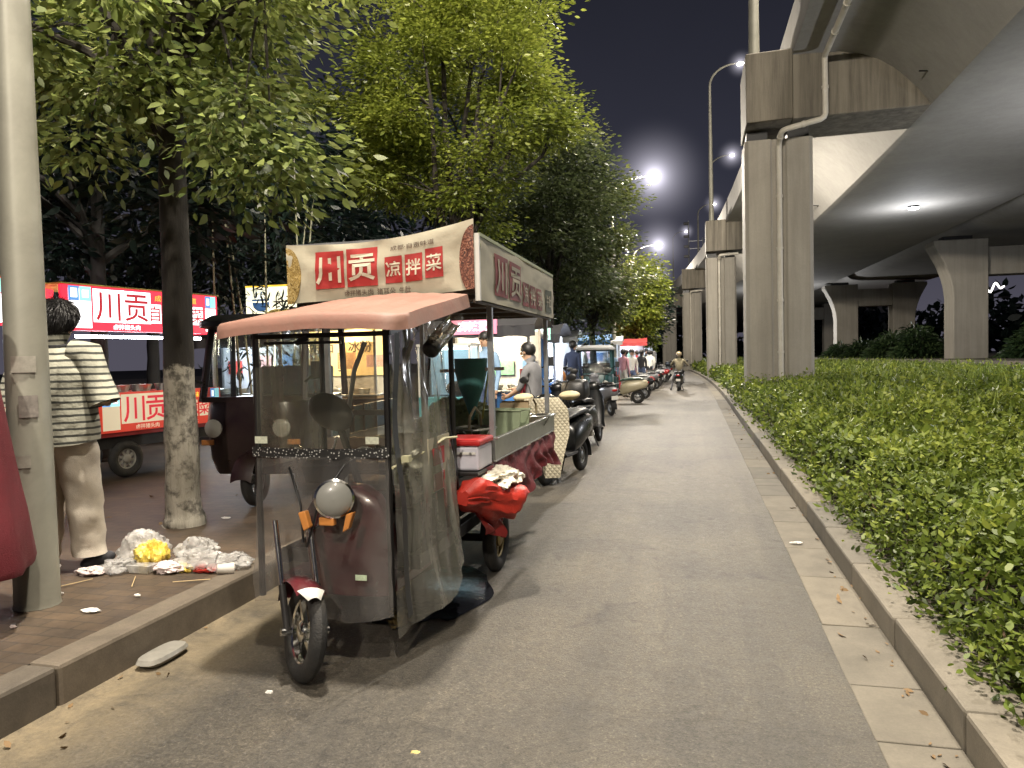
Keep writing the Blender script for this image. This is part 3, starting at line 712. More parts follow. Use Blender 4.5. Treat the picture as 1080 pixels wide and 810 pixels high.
cp(ft, 'fender_tip', whitep, 60)
# --- headlight, indicators, handlebar
hl = Vector((-1.70,3.19,.845)); hx = Vector((.42,-.9,.05)).normalized()
cp(MB().lathe([(0,-.1),(.05,-.09),(.085,-.04),(.094,0),(.096,.014),(.086,.02)], hl, hx, 28), 'headlight', chrome)
o = cp(MB().lathe([(.087,.016),(.07,.033),(.035,.043),(0,.046)], hl, hx, 28), 'lens', custom('frosted lens', lambda N,L,v,b: (setattr(b.inputs['Base Color'],'default_value',(.25,.25,.23,1)), setattr(b.inputs['Coat Weight'],'default_value',.6)), .35)); o.parent = bpy.data.objects['headlight']; o.matrix_parent_inverse = Matrix.Identity(4)
for x, z, a in ((-1.84,.735,.5),(-1.635,.735,-.5)):
    cp(MB().prism([(x-.015,z-.05),(x+.018,z-.03),(x+.02-a*.05,z+.05),(x-.018-a*.05,z+.04)], 3.16, 3.2, 'y'), 'indicator', amber, 0, .006)
cp(MB().box(-1.775,-1.695,3.165,3.2,.715,.755), 'reflector', amber, 0, .006)
hb = MB(); hb.tube([(-2.1,3.5,1.03),(-2.02,3.42,1.06),(-1.85,3.36,.98),(-1.66,3.44,1.06),(-1.56,3.56,1.03)], .014, 8); hb.tube([(-2.14,3.54,1.025),(-2.05,3.45,1.045)], .02, 8, 1); hb.tube([(-1.62,3.49,1.05),(-1.53,3.6,1.02)], .02, 8, 1)
hb.tube([(-1.84,3.36,.98),(-1.79,3.33,1.0),(-1.76,3.34,1.12)], .008, 6, 0); hb.obox((-1.84,3.38,.96),(.2,.12,.1),(.4,0,0),1)
cp(hb, 'handlebar', [chrome, blackp])
# --- body shell, floor, seat
bs = MB()
bs.rings([[(-1.735+math.copysign(min(abs(w*math.cos(a))*1.35, w), math.cos(a)), y+math.sin(a)*.075, z) for a in [2*PI*k/20 for k in range(20)]] for z, w, y in ((.3,.2,3.46),(.42,.23,3.44),(.62,.235,3.42),(.74,.22,3.4),(.82,.17,3.41),(.87,.08,3.42))])
bs.box(-2.2,-1.52,3.5,4.15,.3,.36); cp(bs, 'front_body', maroon, 50, .008)
st = MB(); st.box(-2.2,-1.55,3.86,4.14,.36,.66); st.obox((-1.87,3.98,.72),(.62,.36,.1)); cp(st, 'seat', M('black vinyl', (.02,.019,.018), .45, 0, .25, 9, .1, 60), 0, .03)
bk = MB(); bk.ell((-2.02,3.78,1.22), (.15,.04,.1), 18, 12, 0, (0,.45,0)); bk.bar((-1.98,3.8,1.15),(-1.93,3.95,.75),.03); cp(bk, 'backrest', M('black vinyl', (.02,.019,.018)), 60)
cb = MB()
cb.tube([(-2.0,3.4,1.03),(-1.98,3.26,.98),(-1.9,3.22,.8),(-1.88,3.2,.62)], .006, 6); cb.tube([(-1.64,3.42,1.04),(-1.68,3.27,1.0),(-1.8,3.22,.82),(-1.86,3.2,.6)], .006, 6); cb.tube([(-1.7,3.28,.84),(-1.76,3.3,.72),(-1.9,3.32,.66)], .007, 6)
cp(cb, 'cable', blackp, 60)
cp(MB().box(-1.625,-1.565,3.236,3.24,.435,.462), 'sticker', M('pale green sticker', (.5,.6,.42), .4, 0, .3, 60), 0)
for x in (-2.14,-1.53): cp(MB().box(x-.035,x+.035,3.268,3.272,1.1,1.135), 'sticker', M('pale sticker', (.55,.57,.45), .4, 0, .3, 60), 0)
cp(MB().box(-1.42,-1.38,3.36,3.4,1.0,1.03).tube([(-1.44,3.3,.98),(-1.42,3.55,1.0),(-1.38,3.9,1.06),(-1.36,4.05,1.05)], .008, 6), 'tie_cord', M('pale yellow cord', (.5,.48,.3), .7), 60)
# --- pillars
for x, y0, y1, zb in ((-2.2,3.33,3.34,.3),(-1.475,3.33,3.34,.28),(-2.24,4.1,4.1,.4),(-1.40,4.12,4.1,.4)):
    cp(MB().tube([(x,y0,zb),(x,y0,.9),(x,y1,1.66)], .017, 8), 'pillar', blackm)
rl = MB()
for a, c in (((-2.22,3.34,1.64),(-1.45,3.34,1.64)),((-2.24,4.1,1.82),(-1.39,4.1,1.82)),((-2.21,3.34,1.64),(-2.24,4.1,1.82)),((-1.46,3.34,1.64),(-1.39,4.1,1.82)),((-2.2,3.35,1.05),(-1.47,3.35,1.05))): rl.bar(a, c, .024)
cp(MB().bar((-2.1,3.27,1.605),(-1.68,3.27,1.6),.018,.014).bar((-1.93,3.27,1.6),(-1.88,3.3,1.63),.02,.03), 'wiper', blackm)
cp(rl, 'canopy_frame', blackm)
# --- canopy
def can(u, v):
    W = .99; Dp = 1.04; l = .075
    t = u*(W+2*l)-l; s = v*(Dp+l)-l
    x = min(max(t,0),W); y = max(s,0); fold = max(-t, t-W, -s, 0)
    # rounded front corners
    c = .1; dx = min(x, W-x)
    if dx < c and y < c: y += (c - math.sqrt(max(0, c*c-(c-dx)**2)))*.9
    z = 1.70 + .175*(y/Dp) + .035*(1-(2*x/W-1)**2) - fold*(1.0) + .0025*math.sin(x/W*2*PI*8)*(1 if fold == 0 and .06 < x < W-.06 and y > .06 else 0) + (.006*mnoise.noise((x*4,y*4,0)))
    k = fold/l*.014
    return (-2.285+x+(-k if t < 0 else (k if t > W else 0)), 3.09+y-(k if s < 0 else 0), z + (.02*(x/W-.5)))
cp(MB().sheet(can, 60, 36), 'canopy', canopy_m, 55)
# --- plastic curtains
xs0, xs1 = -2.19, -1.485
cp(MB().sheet(lambda u,v: (xs0+(xs1-xs0)*u, 3.315-.03*math.sin(PI*u)+wr(u,v,0,1,.006), 1.075+.56*v), 24, 20), 'windscreen', clearfilm, 60)
cp(MB().sheet(lambda u,v: (xs0-.02+(xs1-xs0+.05)*u, 3.295-.035*math.sin(PI*u), 1.03+.05*v-.006*math.sin(PI*u)), 24, 3), 'lace_band', speckband, 60)
def apr(u, v):
    return (xs0-.0+(xs1-xs0+.02)*u + .02*(1-v)*(2*u-1), 3.3-.045*math.sin(PI*u)-.03*(1-v)+wr(u*1.3,v,2,1,.022), .235+.8*v+.03*math.sin(u*7)*(1-v)+.05*(1-u)*(1-v))
cp(MB().sheet(apr, 40, 36), 'leg_curtain', dirtyfilm, 60)
def side(u, v):
    y = 3.34+.78*u; fl = (1-v)**1.6
    zb = .13+.27*u+.02*math.sin(u*9)-.04*math.sin(PI*u)
    return (-1.455+.03*u+(.1+.1*u)*fl*math.sin(PI*min(u*.9+.06,1))+wr(u*1.6,v*.7,7,1,.035), y+.06*fl*(u-.5), zb+(1.66+.14*u-zb)*v)
cp(MB().sheet(side, 46, 46), 'side_curtain', sidefilm, 60)
cp(MB().sheet(lambda u,v: (-2.235+wr(u,v,11,1,.02), 3.36+.72*u, .95+(.7+.13*u)*v), 20, 20), 'side_curtain', sidefilm, 60)
zp = MB()
for i, (yy, dx, z0) in enumerate(((3.335,-.0,.24),(3.75,.01,.34),(4.1,.02,.4))):
    n = 14; w = .038 if i == 0 else .02
    zp.sheet(lambda u,v,yy=yy,dx=dx,z0=z0,w=w: (-1.44+dx+.012+.05*(1-v)**2+.01*math.sin(v*11+yy), yy+(u-.5)*w*1.6+.012*math.sin(v*8), z0+(1.64-z0)*v), 2, n)
cp(zp, 'curtain_strap', blackp, 60)
ro = MB(); ro.tube([(-1.33,4.02,1.74),(-1.345,3.85,1.66),(-1.365,3.66,1.555)], [.042,.05,.046], 16, 0, False); ro.lathe([(0,.0),(.036,.004),(.047,-.01),(.047,-.05)], (-1.366,3.655,1.55), (-.1,-.85,-.5), 16, 1); ro.tube([(-1.37,3.66,1.51),(-1.37,3.65,1.45)], .007, 6, 1)
cp(ro, 'rolled_curtain', [sidefilm, blackp], 60)
# small placard painted in place of the inner sign's reflection on the curtain
cp(MB().box(-1.395,-1.388,3.66,4.0,.78,1.08), 'sign_image', M('placard cream', (.33,.3,.22), .5, 0, .15, 6), 0)
pl = MB()
for z in (.83,.97): pl.box(-1.388,-1.384,3.72,3.9,z-.045,z+.05)
cp(pl, 'sign_image_print', bannerred, 0)
# arched cabin back
ab = MB()
for x0, x1, zt in ((-2.05,-1.9,1.62),(-1.73,-1.6,1.62)):
    ab.tube([(x0,4.0,.75),(x0+.02*(1 if x0<-1.9 else -1),4.0,1.15),((x0+x1)/2,4.0,1.45),(x1,4.0,zt)], .014, 6)
ab.bar((-2.02,4.0,1.2),(-1.7,4.0,1.2),.03,.03); cp(ab, 'cab_back_frame', steeldull)
cp(MB().sheet(lambda u,v: (-2.04+.2*u, 4.01, .72+.9*v), 6, 10), 'cab_back_panel', film('brown tinted film', (.75,.66,.56), .25, .4, (.22,.15,.1), .15), 60)
# --- chassis and cargo tray
ch = MB()
for x in (-2.3,-1.5): ch.box(x-.03,x+.03,3.7,6.4,.36,.44)
for y in (3.75,4.6,5.3,6.35): ch.box(-2.27,-1.53,y-.025,y+.025,.365,.435)
ch.box(-2.2,-1.55,4.5,5.3,.44,.7); ch.tube([(-2.32,4.95,.235),(-1.42,4.95,.235)], .03, 10); ch.box(-2.2,-1.6,5.6,6.3,.3,.36)
ch.box(-2.4,-1.27,4.17,4.54,.8,.822); cp(ch, 'chassis', blackm, 0, .004)
tr_ = MB(); x0, x1, y0, y1, z0, z1 = -2.5,-1.265,4.56,6.6,.83,.975
tr_.box(x0,x1,y0,y1,z0,z0+.012)
tr_.box(x0,x0+.012,y0,y1,z0+.013,z1); tr_.box(x1-.012,x1,y0,y1,z0+.013,z1); tr_.box(x0+.013,x1-.013,y0,y0+.012,z0+.013,z1); tr_.box(x0+.013,x1-.013,y1-.012,y1,z0+.013,z1)
tr_.bar((x1+.002,y0,z1+.008),(x1+.002,y1,z1+.008),.03,.016); tr_.bar((x0,y0-.0,z1+.008),(x1-.02,y0,z1+.008),.03,.016); tr_.bar((x0,y1,z1+.008),(x1-.02,y1,z1+.008),.03,.016)
cp(tr_, 'cargo_tray', steel, 0, .003)
for x in (-2.47,-1.295):
    for y in (4.6,6.42): cp(MB().box(x-.018,x+.018,y-.018,y+.018,.845,1.9), 'post', steeldull, 0, .003)
rf = MB(); rf.box(-2.52,-1.25,4.19,6.5,1.9,1.92)
for y in (4.3,4.9,5.5,6.1,6.45): rf.box(-2.5,-1.27,y-.015,y+.015,1.865,1.897)
for x in (-2.5,-1.27): rf.box(x-.015,x+.015,4.2,6.5,1.84,1.864)
cp(rf, 'roof_frame', M('brown roof frame', (.09,.065,.05), .6, .2), 0, .003)
for s, x in ((1,-1.385),(-1,-2.34)):
    tb, rb = wheel(Vector((x,4.95,.238)), (1,0,0), .182, .056, steel, 6, .06)
    w_ = cp(tb, 'rear_wheel', rubber, 60); r_ = cp(rb, 'rim', M('brassy wheel rim', (.3,.22,.08), .45, .6, .2, 8, 0, 40, .5)); r_.parent = w_; r_.matrix_parent_inverse = Matrix.Identity(4)
cp(MB().sheet(lambda u,v: (-1.37+.1*(v-.5), 4.95+.29*math.cos(R(15+150*u)), .245+.29*math.sin(R(15+150*u))), 16, 3), 'mudguard', blackm, 60)
cp(MB().sheet(lambda u,v: (-1.275+.04*math.sin(u*46+v*4+2*math.sin(u*9))*(1.1-v)*.7+.05*(1-v)+wr(u*4,v,33,1,.025), 4.3+2.3*u+.03*math.sin(v*9), .5+.08*u+.05*math.sin(u*11)+(.325-.08*u-.05*math.sin(u*11))*v), 110, 16), 'tray_skirt', darkredcloth, 60)
# --- banners
def banner(name, fn, nrm, w, h):
    """fn(u,v) -> point on the cloth; prints sit just proud of it"""
    b = MB().sheet(fn, 40, 14); o = cp(b, name, bannercream, 60); nrm = Vector(nrm)
    def patch(u0, u1, v0, v1, d, n=8):
        q = MB().sheet(lambda u,v: Vector(fn(u0+(u1-u0)*u, v0+(v1-v0)*v)) + nrm*d, n, n); return q
    def word(b, s, u, v, size, d, sq=1.0, bold=.02, mi=0):
        vs, fs = text_data(s, bold, 'CENTER')
        b.add([Vector(fn(u + x*size*sq/w, v + (y-.37)*size/h)) + nrm*d for x, y in vs], fs, mi)
    def half_dish(u, v, ru, rv, d, a0, a1):
        b = MB(); n = 24; c = Vector(fn(u, v)) + nrm*d
        vs = [c] + [Vector(fn(min(1,max(0,u+ru*math.cos(a0+(a1-a0)*k/n))), min(1,max(0,v+rv*math.sin(a0+(a1-a0)*k/n))))) + nrm*d for k in range(n+1)]
        return b.add(vs, [(0,k,k+1) for k in range(1,n+1)])
    return o, patch, word, half_dish
def bp_(b, name, mat, par, sm=60):
    o = cp(b, name, mat, sm); o.parent = par; o.matrix_parent_inverse = Matrix.Identity(4); return o
def front(u, v):
    sag = -.035*math.sin(PI*u)*(v**2)*1.2 + .012*math.sin(u*5+1)*(1-v)
    return (-2.5+1.24*u, 4.165-.012*math.sin(PI*v)*math.sin(PI*u)+wr(u*2,v,3,1,.012), 1.865+.06*u+.385*v+sag+.025*v*u**3)
o, patch, word, dish = banner('front_banner', front, (0,-1,0), 1.24, .385)
sq = MB()
for q in (patch(.165,.325,.2,.86,.006), patch(.34,.505,.2,.88,.006), patch(.545,.635,.22,.66,.006), patch(.65,.74,.22,.66,.006), patch(.755,.845,.24,.7,.006)): sq.add(q.v, q.f)
bp_(sq, 'red_print', bannerred, o)
tx = MB(); word(tx, '川', .245, .53, .2, .011, .95, .02); word(tx, '贡', .4225, .54, .2, .011, .95, .02)
for s, u, v in (('凉',.59,.44),('拌',.695,.44),('菜',.8,.47)): word(tx, s, u, v, .105, .011, .95, .018)
bp_(tx, 'lettering', M('banner cream ink', (.52,.48,.37), .6), o, 0)
tx = MB(); word(tx, '卤拌猪头肉  猪耳朵  牛肚', .5, .1, .04, .011, 1, .012); word(tx, '成都·自贡味道', .69, .8, .035, .011, 1.3, .012)
bp_(tx, 'small_lettering', inkdark, o, 0)
bp_(dish(0,.45,.085,.5,.006,-PI/2,PI/2), 'dish_print', dishgold, o); bp_(dish(1,.42,.075,.5,.006,PI/2,1.5*PI), 'dish_print', dishbrown, o)
bp_(MB().box(-2.505,-1.255,4.19,4.5,2.17,2.18).box(-2.505,-1.26,4.175,4.19,2.235,2.25), 'banner_rail', steeldull, o, 0)
def sideb(u, v):
    return (-1.235+wr(u*2,v,21,1,.01), 4.2+2.3*u, 1.855+.385*v-.02*math.sin(PI*u)*v+.01*math.sin(u*6)*v)
o, patch, word, dish = banner('side_banner', sideb, (1,0,0), 2.3, .385)
sq = MB()
for q in (patch(.14,.28,.14,.84,.006), patch(.3,.44,.14,.84,.006), patch(.47,.56,.1,.58,.006), patch(.575,.665,.1,.58,.006), patch(.68,.77,.1,.58,.006)): sq.add(q.v, q.f)
bp_(sq, 'red_print', bannerbrown, o); bp_(patch(.84,.95,.1,.62,.006), 'green_print', inkgreen, o)
tx = MB(); word(tx, '川', .21, .49, .24, .011, 1.2, .02); word(tx, '贡', .37, .49, .24, .011, 1.2, .02)
for s, u in (('凉',.515),('拌',.62),('菜',.725)): word(tx, s, u, .34, .15, .011, 1.15, .018)
word(tx, '牛肚', .895, .36, .11, .011, .9, .02); bp_(tx, 'lettering', M('banner tan ink', (.33,.29,.21), .6), o, 0)
bp_(MB().box(-1.262,-1.232,4.175,4.2,1.85,2.25), 'corner_strip', whitep, o, 0); bp_(MB().bar((-1.24,4.2,2.245),(-1.24,6.5,2.235),.02), 'banner_rail', M('pale green rail', (.3,.33,.18), .5), o, 0)

# --- loose things on and against the cart
def tarp_blob(name, label, cat, c, r, mat, seed, amp=.35, n=40, m=28, flat=.0):
    b = MB(); c = Vector(c); n = int(n*1.6); m = int(m*1.6)
    def fn(u, v):
        a = 2*PI*u; e = -PI/2+PI*v; d = Vector((math.cos(a)*math.cos(e), math.sin(a)*math.cos(e), math.sin(e)))
        k = 1 + amp*.9*mnoise.noise(d*1.5+Vector((seed,0,0))) - amp*1.1*abs(mnoise.noise(Vector((d.x*2.6,d.y*2.6,d.z*1.2))+Vector((0,seed,0)))) - amp*.55*abs(mnoise.noise(Vector((d.x*5,d.y*5,d.z*2.2))+Vector((0,0,seed)))) - amp*.12*abs(mnoise.noise(d*11+Vector((0,0,seed)))) + amp*.35
        p = Vector((d.x*r[0], d.y*r[1], d.z*r[2]))*k; p.z = max(p.z, -r[2]*(1-flat)); return c + p
    b.sheet(fn, n, m); o = b.build(name, mat, None, 30); return tag(o, label, cat)
b = MB(); rg_ = []
for i in range(41):
    f = i/40; y = 4.02+.78*f; w = (.05+.1*math.sin(PI*min(1,f*1.02))**.7); cx = -1.32+.12*math.sin(f*2.6); cz = .665+.03*math.sin(f*7+1)-.05*f
    rg_.append([(cx+w*math.cos(a)*(1+.5*mnoise.noise((math.cos(a)*1.2,math.sin(a)*1.2,f*3.2))-.45*abs(mnoise.noise((math.cos(a)*2.2+3,math.sin(a)*2.2,f*4+a*.4)))), y+.03*mnoise.noise((a*.8,f*5,2)), cz+w*.85*math.sin(a)*(1+.5*mnoise.noise((math.cos(a)*1.2,math.sin(a)*1.2,f*3.2))-.45*abs(mnoise.noise((math.cos(a)*2.2+3,math.sin(a)*2.2,f*4+a*.4))))) for a in [2*PI*k/40 for k in range(40)]])
o = b.rings(rg_).build('red_tarpaulin', redtarp, None, 35); tag(o, 'bright red plastic tarpaulin bunched up in front of the rear cart wheel', 'tarpaulin')
def hang(u, v):
    w = 1-.72*(1-v)**1.1; y = 4.4+(u-.5)*.66*w+.05*(1-v); fold = math.sin(u*15+v*2.2+1.5*math.sin(v*4))+.5*math.sin(u*31-v*5)
    return (-1.29+.035*fold*(.35+.65*(1-v))+.06*math.sin(PI*u)+.03*mnoise.noise((u*5,v*4,8)), y+.015*fold, .4+.04*math.sin(u*9)*(1-v)+.29*v)
o = MB().sheet(hang, 70, 26).build('red_sheet', M('deep red plastic', (.24,.014,.014), .34, 0, .25, 5, .3, 25), None, 60); tag(o, 'darker red plastic hanging in folds below the bunched tarpaulin', 'plastic sheet')
tarp_blob('white_rag', 'off-white rag lying on top of the red tarpaulin bundle', 'rag', (-1.22,4.48,.745), (.13,.26,.06), M('off white rag', (.55,.52,.43), .8, 0, .15, 8, .3, 40), 9, .5)
t = thing('cooler_box', 'small white cool box with a red lid on the front corner of the steel tray', 'cool box', (-1.385,4.35,.825))
MB().box(-.12,.11,-.14,.16,0,.15).build('body', M('lilac white plastic', (.5,.49,.55), .45), t, 0, .015); MB().box(-.13,.12,-.15,.17,.152,.19).build('lid', M('red lid', (.45,.02,.02), .4), t, 0, .012)
MB().box(-.1,.09,-.147,-.141,.1,.115).build('rim', whitep, t, 0); 
k = MB(); [k.lathe([(0,.0),(.008,0),(.008,.004),(0,.004)], (x,-.148,.108), (0,-1,0), 8) for x in (-.06,0,.06)]; k.build('rivet', steel, t)
t = thing('teal_funnel_bag', 'teal cloth funnel hanging from a white rail near the front of the cart', 'bag', (-1.62,5.2,1.05))
MB().rings([[(math.cos(a)*w*(.95), math.sin(a)*w*.7, z) for a in [2*PI*k/16 for k in range(16)]] for z, w in ((.0,.01),(.12,.05),(.24,.1),(.36,.13),(.46,.135))]).build('cloth', M('teal cloth', (.06,.2,.19), .7, 0, .2, 8), t)
MB().bar((-.24,0,.37),(.26,-.02,.38),.025).build('rail', whitep, t, 0); MB().bar((-.02,.1,-.0),(-.12,.1,.45),.012).bar((.05,.1,0),(.12,.1,.45),.012).build('stay', M('yellow bar', (.45,.4,.12), .5), t, 0)
t = thing('carton', 'tall tan cardboard box standing at the back of the steel tray', 'box', (-1.5,6.05,.845), .2); MB().box(-.12,.12,-.1,.1,0,.24).build('body', M('cardboard', (.36,.27,.15), .85), t, 0, .004); MB().obox((.0,-.14,.26),(.24,.1,.006),(.5,0,0)).obox((.0,.13,.26),(.24,.1,.006),(-.6,0,0)).build('flap', M('cardboard', (.36,.27,.15)), t, 0)
t = thing('plastic_bin', 'pale green translucent plastic bin leaning on the tray edge', 'bin', (-1.42,5.45,.845), -.15); b = MB()
b.prism([(-.13,0),(.13,0),(.16,.26),(-.16,.26)], -.1, -.092, 'y').prism([(-.13,0),(.13,0),(.16,.26),(-.16,.26)], .092, .1, 'y').box(-.13,.13,-.09,.09,.0,.008).bar((-.145,-.09,.02),(-.16,-.09,.26),.008,.18,up=(0,1,0)).build('body', M('pale green plastic', (.32,.38,.25), .35), t, 0)
MB().tube([(-.165,-.1,.262),(.165,-.1,.262),(.165,.1,.262),(-.165,.1,.262),(-.165,-.1,.262)], .008, 6).build('rim', M('pale green plastic', (.32,.38,.25)), t)
for i, (x, y, z, lab) in enumerate(((-1.36,6.12,.86,'wire hoop basket on the far end of the steel tray'),(-1.55,5.05,.855,'wire hoop basket beside the green bin on the tray'))):
    t = thing('wire_basket', lab, 'basket', (x,y,z), 0, 'baskets on the cart tray'); b = MB()
    for k in range(7):
        a = PI*k/6; b.tube([(.15*math.cos(q)*math.cos(a), .15*math.cos(q)*math.sin(a), .0+.16*math.sin(q)*.0+.14*(1-math.sin(q*.0+abs(0)))*0 + .15*abs(math.cos(q))**2) for q in [-PI/2+PI*j/10 for j in range(11)]], .005, 5)
    b.tube([(.15*math.cos(2*PI*k/20), .15*math.sin(2*PI*k/20), .15) for k in range(21)], .009, 6); b.build('wire', steel, t)
    MB().tube([(0,-.15,.15),(0,-.13,.24),(0,0,.3),(0,.13,.24),(0,.15,.15)], .01, 6).build('handle', M('tan handle', (.4,.33,.2), .6), t)
tarp_blob('vegetable_sack', 'lumpy pale green sack of vegetables in the middle of the cart', 'sack', (-1.85,5.55,1.0), (.28,.34,.2), M('pale green sack', (.2,.22,.12), .75, 0, .35, 12, .4, 30), 5, .4)
tarp_blob('plastic_bag', 'small crumpled white plastic bag at the front of the tray', 'bag', (-1.7,4.4,.9), (.12,.12,.09), M('crumpled white film', (.5,.5,.42), .3, 0, .2, 12), 15, .6)
t = thing('steel_pan', 'wide steel pan on the cart behind the cool box', 'pan', (-2.0,4.9,.86)); MB().lathe([(0,0),(.2,.0),(.26,.1),(.275,.1),(.265,.09),(.21,.012),(0,.012)], n=28).build('bowl', steel, t); MB().tube([(.26,0,.09),(.34,.0,.11),(.42,0,.12)], .012, 6).build('handle', blackp, t)
# ================================================================== OTHER VEHICLES
def add_wheel(t, c, ax, Rr, r, rimmat, name='wheel', spokes=6, hub=.05):
    tb, rb = wheel(Vector(c), ax, Rr, r, rimmat, spokes, hub); w = tb.build(name, rubber, t, 60); rb.build('rim', rimmat, w, 40); return w
def cab_trike(name, label, loc, rz, paint, roofm, group=None, bed=True, film_=None):
    """three-wheeler with a closed cab; front looks towards -Y"""
    t = thing(name, label, 'tricycle', loc, rz, group); g = film_ or glassdark
    pr = [(-.02,.32),(-.06,.5),(-.1,.75),(-.04,.98),(.02,1.0),(1.15,1.0),(1.15,.32)]
    b = MB(); b.rings([[(w*math.cos(a)/max(abs(math.cos(a)),abs(math.sin(a)))**.8, .55+ (.6)*math.sin(a)/max(abs(math.cos(a)),abs(math.sin(a)))**.8+dy, z) for a in [2*PI*k/28 for k in range(28)]] for z, w, dy in ((.3,.46,.02),(.42,.5,0),(.75,.53,-.02),(.92,.52,0),(1.0,.5,.02))])
    b.build('cab_body', paint, t, 50)
    MB().rings([[(w*math.cos(a)/max(abs(math.cos(a)),abs(math.sin(a)))**.8, .56+d*math.sin(a)/max(abs(math.cos(a)),abs(math.sin(a)))**.8, z) for a in [2*PI*k/28 for k in range(28)]] for z, w, d in ((1.66,.5,.55),(1.68,.56,.68),(1.73,.56,.68),(1.79,.48,.58),(1.81,.25,.3))]).build('roof', roofm, t, 50)
    fr = MB()
    for s in (-1,1):
        fr.tube([(.5*s,.0,.98),(.47*s,.16,1.68)], .035, 8); fr.tube([(.5*s,.58,.98),(.485*s,.58,1.68)], .028, 8); fr.tube([(.49*s,1.1,.98),(.48*s,1.06,1.68)], .035, 8)
    fr.bar((-.49,.0,1.0),(.49,.0,1.0),.05); fr.bar((-.47,.16,1.66),(.47,.16,1.66),.05); fr.build('cab_frame', paint, t)
    MB().sheet(lambda u,v: (-.47+.94*u, .005+.15*v-.03*math.sin(PI*u), 1.02+.62*v), 10, 6).build('windscreen', g, t, 60)
    for s in (-1,1):
        MB().sheet(lambda u,v,s=s: (s*(.495-.02*v), .06+.1*v+(.5-.1*v)*u, 1.02+.62*v), 4, 4).build('side_window', g, t, 60)
        MB().lathe([(0,0),(.075,.0),(.085,.03),(.07,.04),(0,.05)], (.33*s,-.1,.74), (0,-1,0), 20).build('headlight', custom('cab lamp', lambda N,L,v,b: setattr(b.inputs['Base Color'],'default_value',(.5,.5,.46,1)), .2) if 'cab lamp' not in bpy.data.materials else bpy.data.materials['cab lamp'], t)
        m = MB(); m.tube([(.5*s,.02,1.15),(.62*s,-.06,1.22)], .012, 6); m.obox((.66*s,-.07,1.26),(.11,.03,.16),(0,0,0)); m.build('mirror', blackp, t, 0, .01)
        MB().box(s*.42-.06,s*.42+.06,-.085,-.06,.58,.63).build('indicator', amber, t, 0, .008)
    MB().obox((0,.75,.75),(.8,.4,.14)).obox((0,.98,1.05),(.8,.1,.5),(-.1,0,0)).build('seat', M('black vinyl', (.02,.019,.018)), t, 0, .03)
    MB().box(-.3,.3,1.1,1.14,1.05,1.6).build('rear_panel', g, t, 0)
    add_wheel(t, (0,.0,.24), (1,0,0), .185, .055, steeldull, 'front_wheel')
    MB().sheet(lambda u,v: ((v-.5)*.2, .0+.29*math.cos(R(10+160*u)), .24+.29*math.sin(R(10+160*u))-.03*(2*v-1)**2), 16, 4).build('front_fender', paint, t, 60)
    if bed:
        b = MB(); b.box(-.55,.55,1.2,2.7,.5,.54); b.box(-.55,-.52,1.2,2.7,.545,.85); b.box(.52,.55,1.2,2.7,.545,.85); b.box(-.515,.515,1.2,1.23,.545,.85); b.box(-.515,.515,2.67,2.7,.545,.85)
        for y in (1.5,1.95,2.4): b.box(-.57,-.552,y-.02,y+.02,.5,.86); b.box(.552,.57,y-.02,y+.02,.5,.86)
        b.build('cargo_bed', paint, t, 0, .006); MB().box(-.4,.4,.9,2.6,.36,.44).build('chassis', blackm, t, 0)
        for s in (-1,1): add_wheel(t, (.45*s,2.0,.25), (1,0,0), .19, .06, steeldull, 'rear_wheel')
    return t
cab_trike('cab_tricycle', 'dark maroon and black closed-cab tricycle on the pavement between trunk and front cart', (-4.0,6.0,.18), .12, M('blackened maroon paint', (.014,.005,.007), .3, 0, .3, 5, 0, 30, .4), blackp)
cab_trike('cab_tricycle', 'bright blue cab tricycle behind the front cart, left of the seller in the red apron', (-3.05,12.2,.18), .1, M('bright blue paint', (.05,.2,.55), .35, 0, .15), M('white cab roof', (.6,.6,.6), .4))
cab_trike('cab_tricycle', 'dark teal cab tricycle with white roof behind the whitewashed thin trunk', (-2.75,20.3,.02), .05, M('dark teal paint', (.02,.07,.075), .35, 0, .2), M('white cab roof', (.6,.6,.6)))

